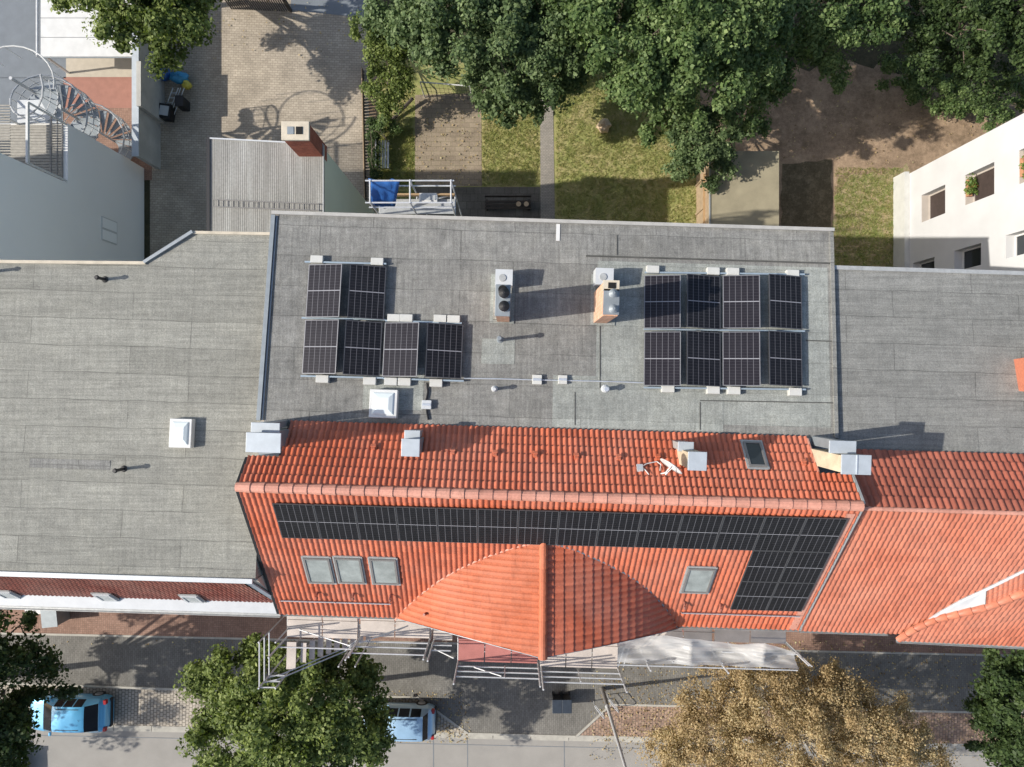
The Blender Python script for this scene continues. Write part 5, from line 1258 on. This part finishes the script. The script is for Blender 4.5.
for x in (xP(640),xP(665),xP(712),xP(735),xP(797)): m.cyl((x,ys(x,-9.55),0),(x,ys(x,-9.55),12.7),.025,.025,6)
m.build('canopy_poles', M['galv'], fs_)

# ================================================================== STREET THINGS
lp = empty('street_lamp', Wp(602,688,0), 'tall slim grey street lamp post rising from the pavement below the bay', 'street lamp')
c = Wp(602,688,0); m = MB(); m.cyl(c, c+Vector((0,0,2.2)), .11, .10, 12); m.build('base_sleeve', M['frame'], lp)
m = MB(); m.cyl(c+Vector((0,0,2.2)), c+Vector((0,0,8.6)), .085, .06, 12); m.cyl(c+Vector((0,0,2.15)), c+Vector((0,0,2.3)), .12,.08,12); m.build('pole', M['galv'], lp)
m = MB(); m.tube([c+Vector((0,0,8.6)), c+Vector((0,-.6,8.9)), c+Vector((0,-1.2,8.95))], .04, 8); m.build('bracket', M['galv'], lp); m = MB(); m.box(c.x, c.y-1.55, 8.93, .3, .75, .12); m.build('lantern', M['frame'], lp, bevel=.04)
def hoop(px, py, ang, label):
    c = Wp(px,py,0); d = Vector((math.cos(ang),math.sin(ang),0)); o = empty('bicycle_stand', c, label, 'bicycle stand', 'bicycle stands around the lamp post')
    m = MB(); m.tube([c-d*.4, c-d*.4+Vector((0,0,.75)), c-d*.3+Vector((0,0,.85)), c+d*.3+Vector((0,0,.85)), c+d*.4+Vector((0,0,.75)), c+d*.4], .025, 8); m.build('hoop', M['galv'], o)
    m = MB(); m.cyl(c-d*.4+Vector((0,0,.45)), c+d*.4+Vector((0,0,.45)), .02,.02,8); m.build('crossbar', M['galv'], o)
hoop(598,706,-.9,'galvanised bicycle stand left of the lamp post foot'); hoop(612,700,-.9,'galvanised bicycle stand right of the lamp post foot'); 
def bin_(px, py, label, mt, w=.55, ang=0):
    c = Wp(px,py,0); o = empty('wheelie_bin', c, label, 'bin', 'wheeled bins on the pavement'); m = MB()
    a_ = .8; m.add([(c.x+sx*w/2*k_, c.y+sy*.32*k_, z) for z,k_ in ((.08,a_),(.95,1)) for sx,sy in ((-1,-1),(1,-1),(1,1),(-1,1))], [(3,2,1,0),(4,5,6,7)]+[(i,(i+1)%4,4+(i+1)%4,4+i) for i in range(4)]); m.build('bin_body', M['black'], o, bevel=.02)
    m = MB(); m.box(c.x,c.y,.99,w+.06,.70,.06); m.build('lid', M['bin_lid'], o, bevel=.02)
    for s in (-1,1): MB().cyl((c.x+s*(w/2-.05),c.y+.28,.1),(c.x+s*(w/2),c.y+.28,.1),.1,.1,12).build('wheel', M['tyre'], o)
bin_(556,698,'left of the two dark wheeled bins on the shaded pavement below the bay','frame',.44); bin_(565.5,698,'right of the two dark wheeled bins on the shaded pavement below the bay','frame',.44)
# handcart-like grey box by the left facade
o = empty('pavement_cabinet', Wp(55,612,0), 'grey lidded cabinet on the red paving by the left facade', 'cabinet'); q = Wp(57,614,.5); MB().box(q.x,q.y,.55,.75,.9,1.1,.1).build('cabinet_body', M['frame'], o, bevel=.03); MB().box(q.x,q.y,1.13,.8,.95,.05,.1).build('lid', M['zinc_dark'], o)
o = empty('cafe_table', Wp(36,612,0), 'white folding table standing by the left facade near the dark tree', 'table'); q = Wp(34,609,.7); MB().box(q.x,q.y,.73,.9,.6,.04,.2).build('table_top', M['white_paint'], o)
for dx in (-.35,.35):
    for dy in (-.2,.2): MB().cyl((q.x+dx,q.y+dy,.06),(q.x+dx,q.y+dy,.71),.02,.02,6).build('leg', M['galv'], o)
# cars -------------------------------------------------------------
def car(label, cx_, cy_, rot, L, Wd, Ht, paint, hatch=.35, van=False):
    """nose at +x before rotation; grid of stations split into body and glass faces"""
    root = empty('parked_car', (cx_,cy_,0.02), label, 'car'); w = Wd/2
    #   x, halfwidth, belt z, top z, top halfwidth
    hx = L/2
    S = [(-hx, w*.66,.60,.64,w*.50),(-hx+.06,w*.84,.80,.86,w*.64),(-hx+.16,w*.93,.90,.98,w*.72),(-hx+.32,w*.98,.94,1.05,w*.76)]
    S += [(-hx+.34,w,.95,1.09,w*.76),(-hx+.34+hatch,w,.96,Ht-.05,w*.70),(-hx+.46+hatch,w,.96,Ht-.01,w*.70)]
    xr = -hx+.46+hatch; xf = hx-1.75 if not van else hx-1.35
    for f in (.3,.34,.65,.69): S.append((xr+(xf-xr)*f, w, .95, Ht+.02*math.sin(math.pi*f), w*.70))
    S += [(xf,w,.94,Ht-.02,w*.69),(xf+.08,w,.94,Ht-.06,w*.69),(hx-1.0,w*.99,.92,1.0,w*.78),(hx-.94,w*.99,.91,.96,w*.80),(hx-.45,w*.95,.82,.88,w*.78),(hx-.15,w*.84,.70,.76,w*.66),(hx-.03,w*.68,.55,.60,w*.50)]
    cols_ = []
    for (x,hw,zb,zt,tw) in S:
        sec = [(-hw*.94,.22),(-hw,.42),(-hw,zb-.08),(-hw*.985,zb),(-tw-.04,zt-.05 if zt-zb>.2 else zt-.02),(-tw*.75,zt-.008),(0,zt),(tw*.75,zt-.008),(tw+.04,zt-.05 if zt-zb>.2 else zt-.02),(hw*.985,zb),(hw,zb-.08),(hw,.42),(hw*.94,.22)]
        cols_.append([(cx_+x*math.cos(rot)-y*math.sin(rot), cy_+x*math.sin(rot)+y*math.cos(rot), z+.02) for y,z in sec])
    vs = [p for c_ in cols_ for p in c_]; q = 13; ns = len(S); body = []; side = []; rear = []; windscreen = []
    names = {}
    for i in range(ns-1):
        for j in range(q-1):
            f = (i*q+j,(i+1)*q+j,(i+1)*q+j+1,i*q+j+1)
            cabin = 5 <= i < 11
            if j in (3,8) and 6 <= i <= 10 and i not in (7,9): side.append(f)
            elif 4 <= j <= 7 and i == 4: rear.append(f)
            elif 4 <= j <= 7 and i == 12: windscreen.append(f)
            elif j in (3,8) and i == 11: body.append(f)
            else: body.append(f)
    body += [tuple(range(q-1,-1,-1)), tuple((ns-1)*q+i for i in range(q))]
    body += [(i*q, i*q+q-1, (i+1)*q+q-1, (i+1)*q) for i in range(ns-1)]
    def mk(name, faces, mt, sm):
        m = MB(); idx = sorted(set(a for f in faces for a in f)); mp = {a: i for i, a in enumerate(idx)}; m.v = [vs[a] for a in idx]; m.f = [tuple(mp[a] for a in f) for f in faces]; return m.build(name, M[mt], root, smooth=True, sharp=32)
    mk('body', body, paint, False); [mk('side_window', [f for f in side if f[0]//13 in k_ and (f[0]%13 < 6) == lf], 'car_glass', False) for k_ in ((6,),(8,),(10,)) for lf in (True, False)]; mk('rear_window', rear, 'car_glass', False); mk('windscreen', windscreen, 'car_glass', False)
    def T(x,y,z): return Vector((cx_+x*math.cos(rot)-y*math.sin(rot), cy_+x*math.sin(rot)+y*math.cos(rot), z+.02))
    for sx in (-hx+.75, hx-.8):
        for sy in (-1,1):
            m = MB(); m.cyl(T(sx,sy*(w-.2),.31), T(sx,sy*(w+.005),.31), .31,.31,18); wh = m.build('wheel', M['tyre'], root)
            m = MB(); m.cyl(T(sx,sy*(w+.0),.31), T(sx,sy*(w+.02),.31), .20,.18,14); m.build('rim', M['rim'], wh)
    ex = Vector((math.cos(rot),math.sin(rot),0)); ey = Vector((-math.sin(rot),math.cos(rot),0)); ez = Vector((0,0,1))
    for sy in (-1,1):
        MB().obox(T(-hx+.10,sy*w*.80,.86), ex,ey,ez,.16,.22,.20).build('tail_light', M['red_light'], root, bevel=.02); MB().obox(T(hx-.22,sy*w*.78,.70),ex,ey,ez,.28,.26,.12).build('headlight', M['clear_light'], root, bevel=.03)
        MB().obox(T(hx-1.35,sy*(w+.09),.98),ex,ey,ez,.12,.18,.12).build('wing_mirror', M[paint], root, bevel=.03)
    MB().obox(T(-hx+.02,0,.45),ex,ey,ez,.12,Wd*.86,.22).build('rear_bumper', M['black'], root, bevel=.03); MB().obox(T(hx-.02,0,.40),ex,ey,ez,.12,Wd*.80,.22).build('front_bumper', M['black'], root, bevel=.03)
    m = MB(); m.cyl(T(-hx+.50,-.02,1.16), T(-hx+.50,.42,1.14), .012,.008,5); m.build('wiper', M['black'], root)
    for sy in (-1,1): MB().obox(T((xr+xf)/2,sy*w*.60,Ht-.005),ex,ey,ez,(xf-xr)*.8,.03,.02).build('roof_trim', M['black'], root)
    m = MB(); m.cyl(T(xr+.15,0,Ht), T(xr-.05,0,Ht+.18), .008,.005,5); m.build('aerial', M['black'], root); return root
car('azure blue hatchback parked under the dark bottom left tree', -22.95, -17.05, math.pi-.02, 4.2, 1.74, 1.46, 'car_blue', .55)
car('pale ice blue compact car parked beside the bright green street tree', -5.85, -17.5, math.pi-.02, 3.75, 1.66, 1.52, 'car_pale', .22, True)
car('white car on the road at the bottom left corner under the dark tree', -27.6, -20.1, .02, 4.4, 1.8, 1.5, 'car_white', .4)

# ================================================================== CAMERA, SUN, SKY
cam = bpy.data.cameras.new('camera'); co = bpy.data.objects.new('camera', cam); C.objects.link(co); co.location = (0,0,H); co.rotation_euler = (0,0,0)
cam.sensor_width = 36; cam.lens = 36*F/1024; cam.clip_end = 2000; cam.clip_start = .1; bpy.context.scene.camera = co
sl = bpy.data.lights.new('sun','SUN'); sl.energy = 4.3; sl.angle = math.radians(.5); sl.color = (1,.945,.86); so = bpy.data.objects.new('sun', sl); C.objects.link(so); so.rotation_euler = SD.to_track_quat('-Z','Y').to_euler(); so.location = (-60,-8,60)
w = bpy.data.worlds.new('World'); bpy.context.scene.world = w; w.use_nodes = True; nt = w.node_tree
sk = nt.nodes.new('ShaderNodeTexSky'); sk.sky_type = 'NISHITA'; sk.sun_disc = False; sk.sun_elevation = SUN_E; sk.sun_rotation = math.radians(270)-SUN_A; sk.air_density = 1.0; sk.dust_density = 2.0
nt.links.new(sk.outputs[0], nt.nodes['Background'].inputs[0]); nt.nodes['Background'].inputs[1].default_value = .132
vs_ = bpy.context.scene.view_settings; vs_.view_transform = 'Standard'; vs_.look = 'None'; vs_.exposure = 0.38; vs_.gamma = 1
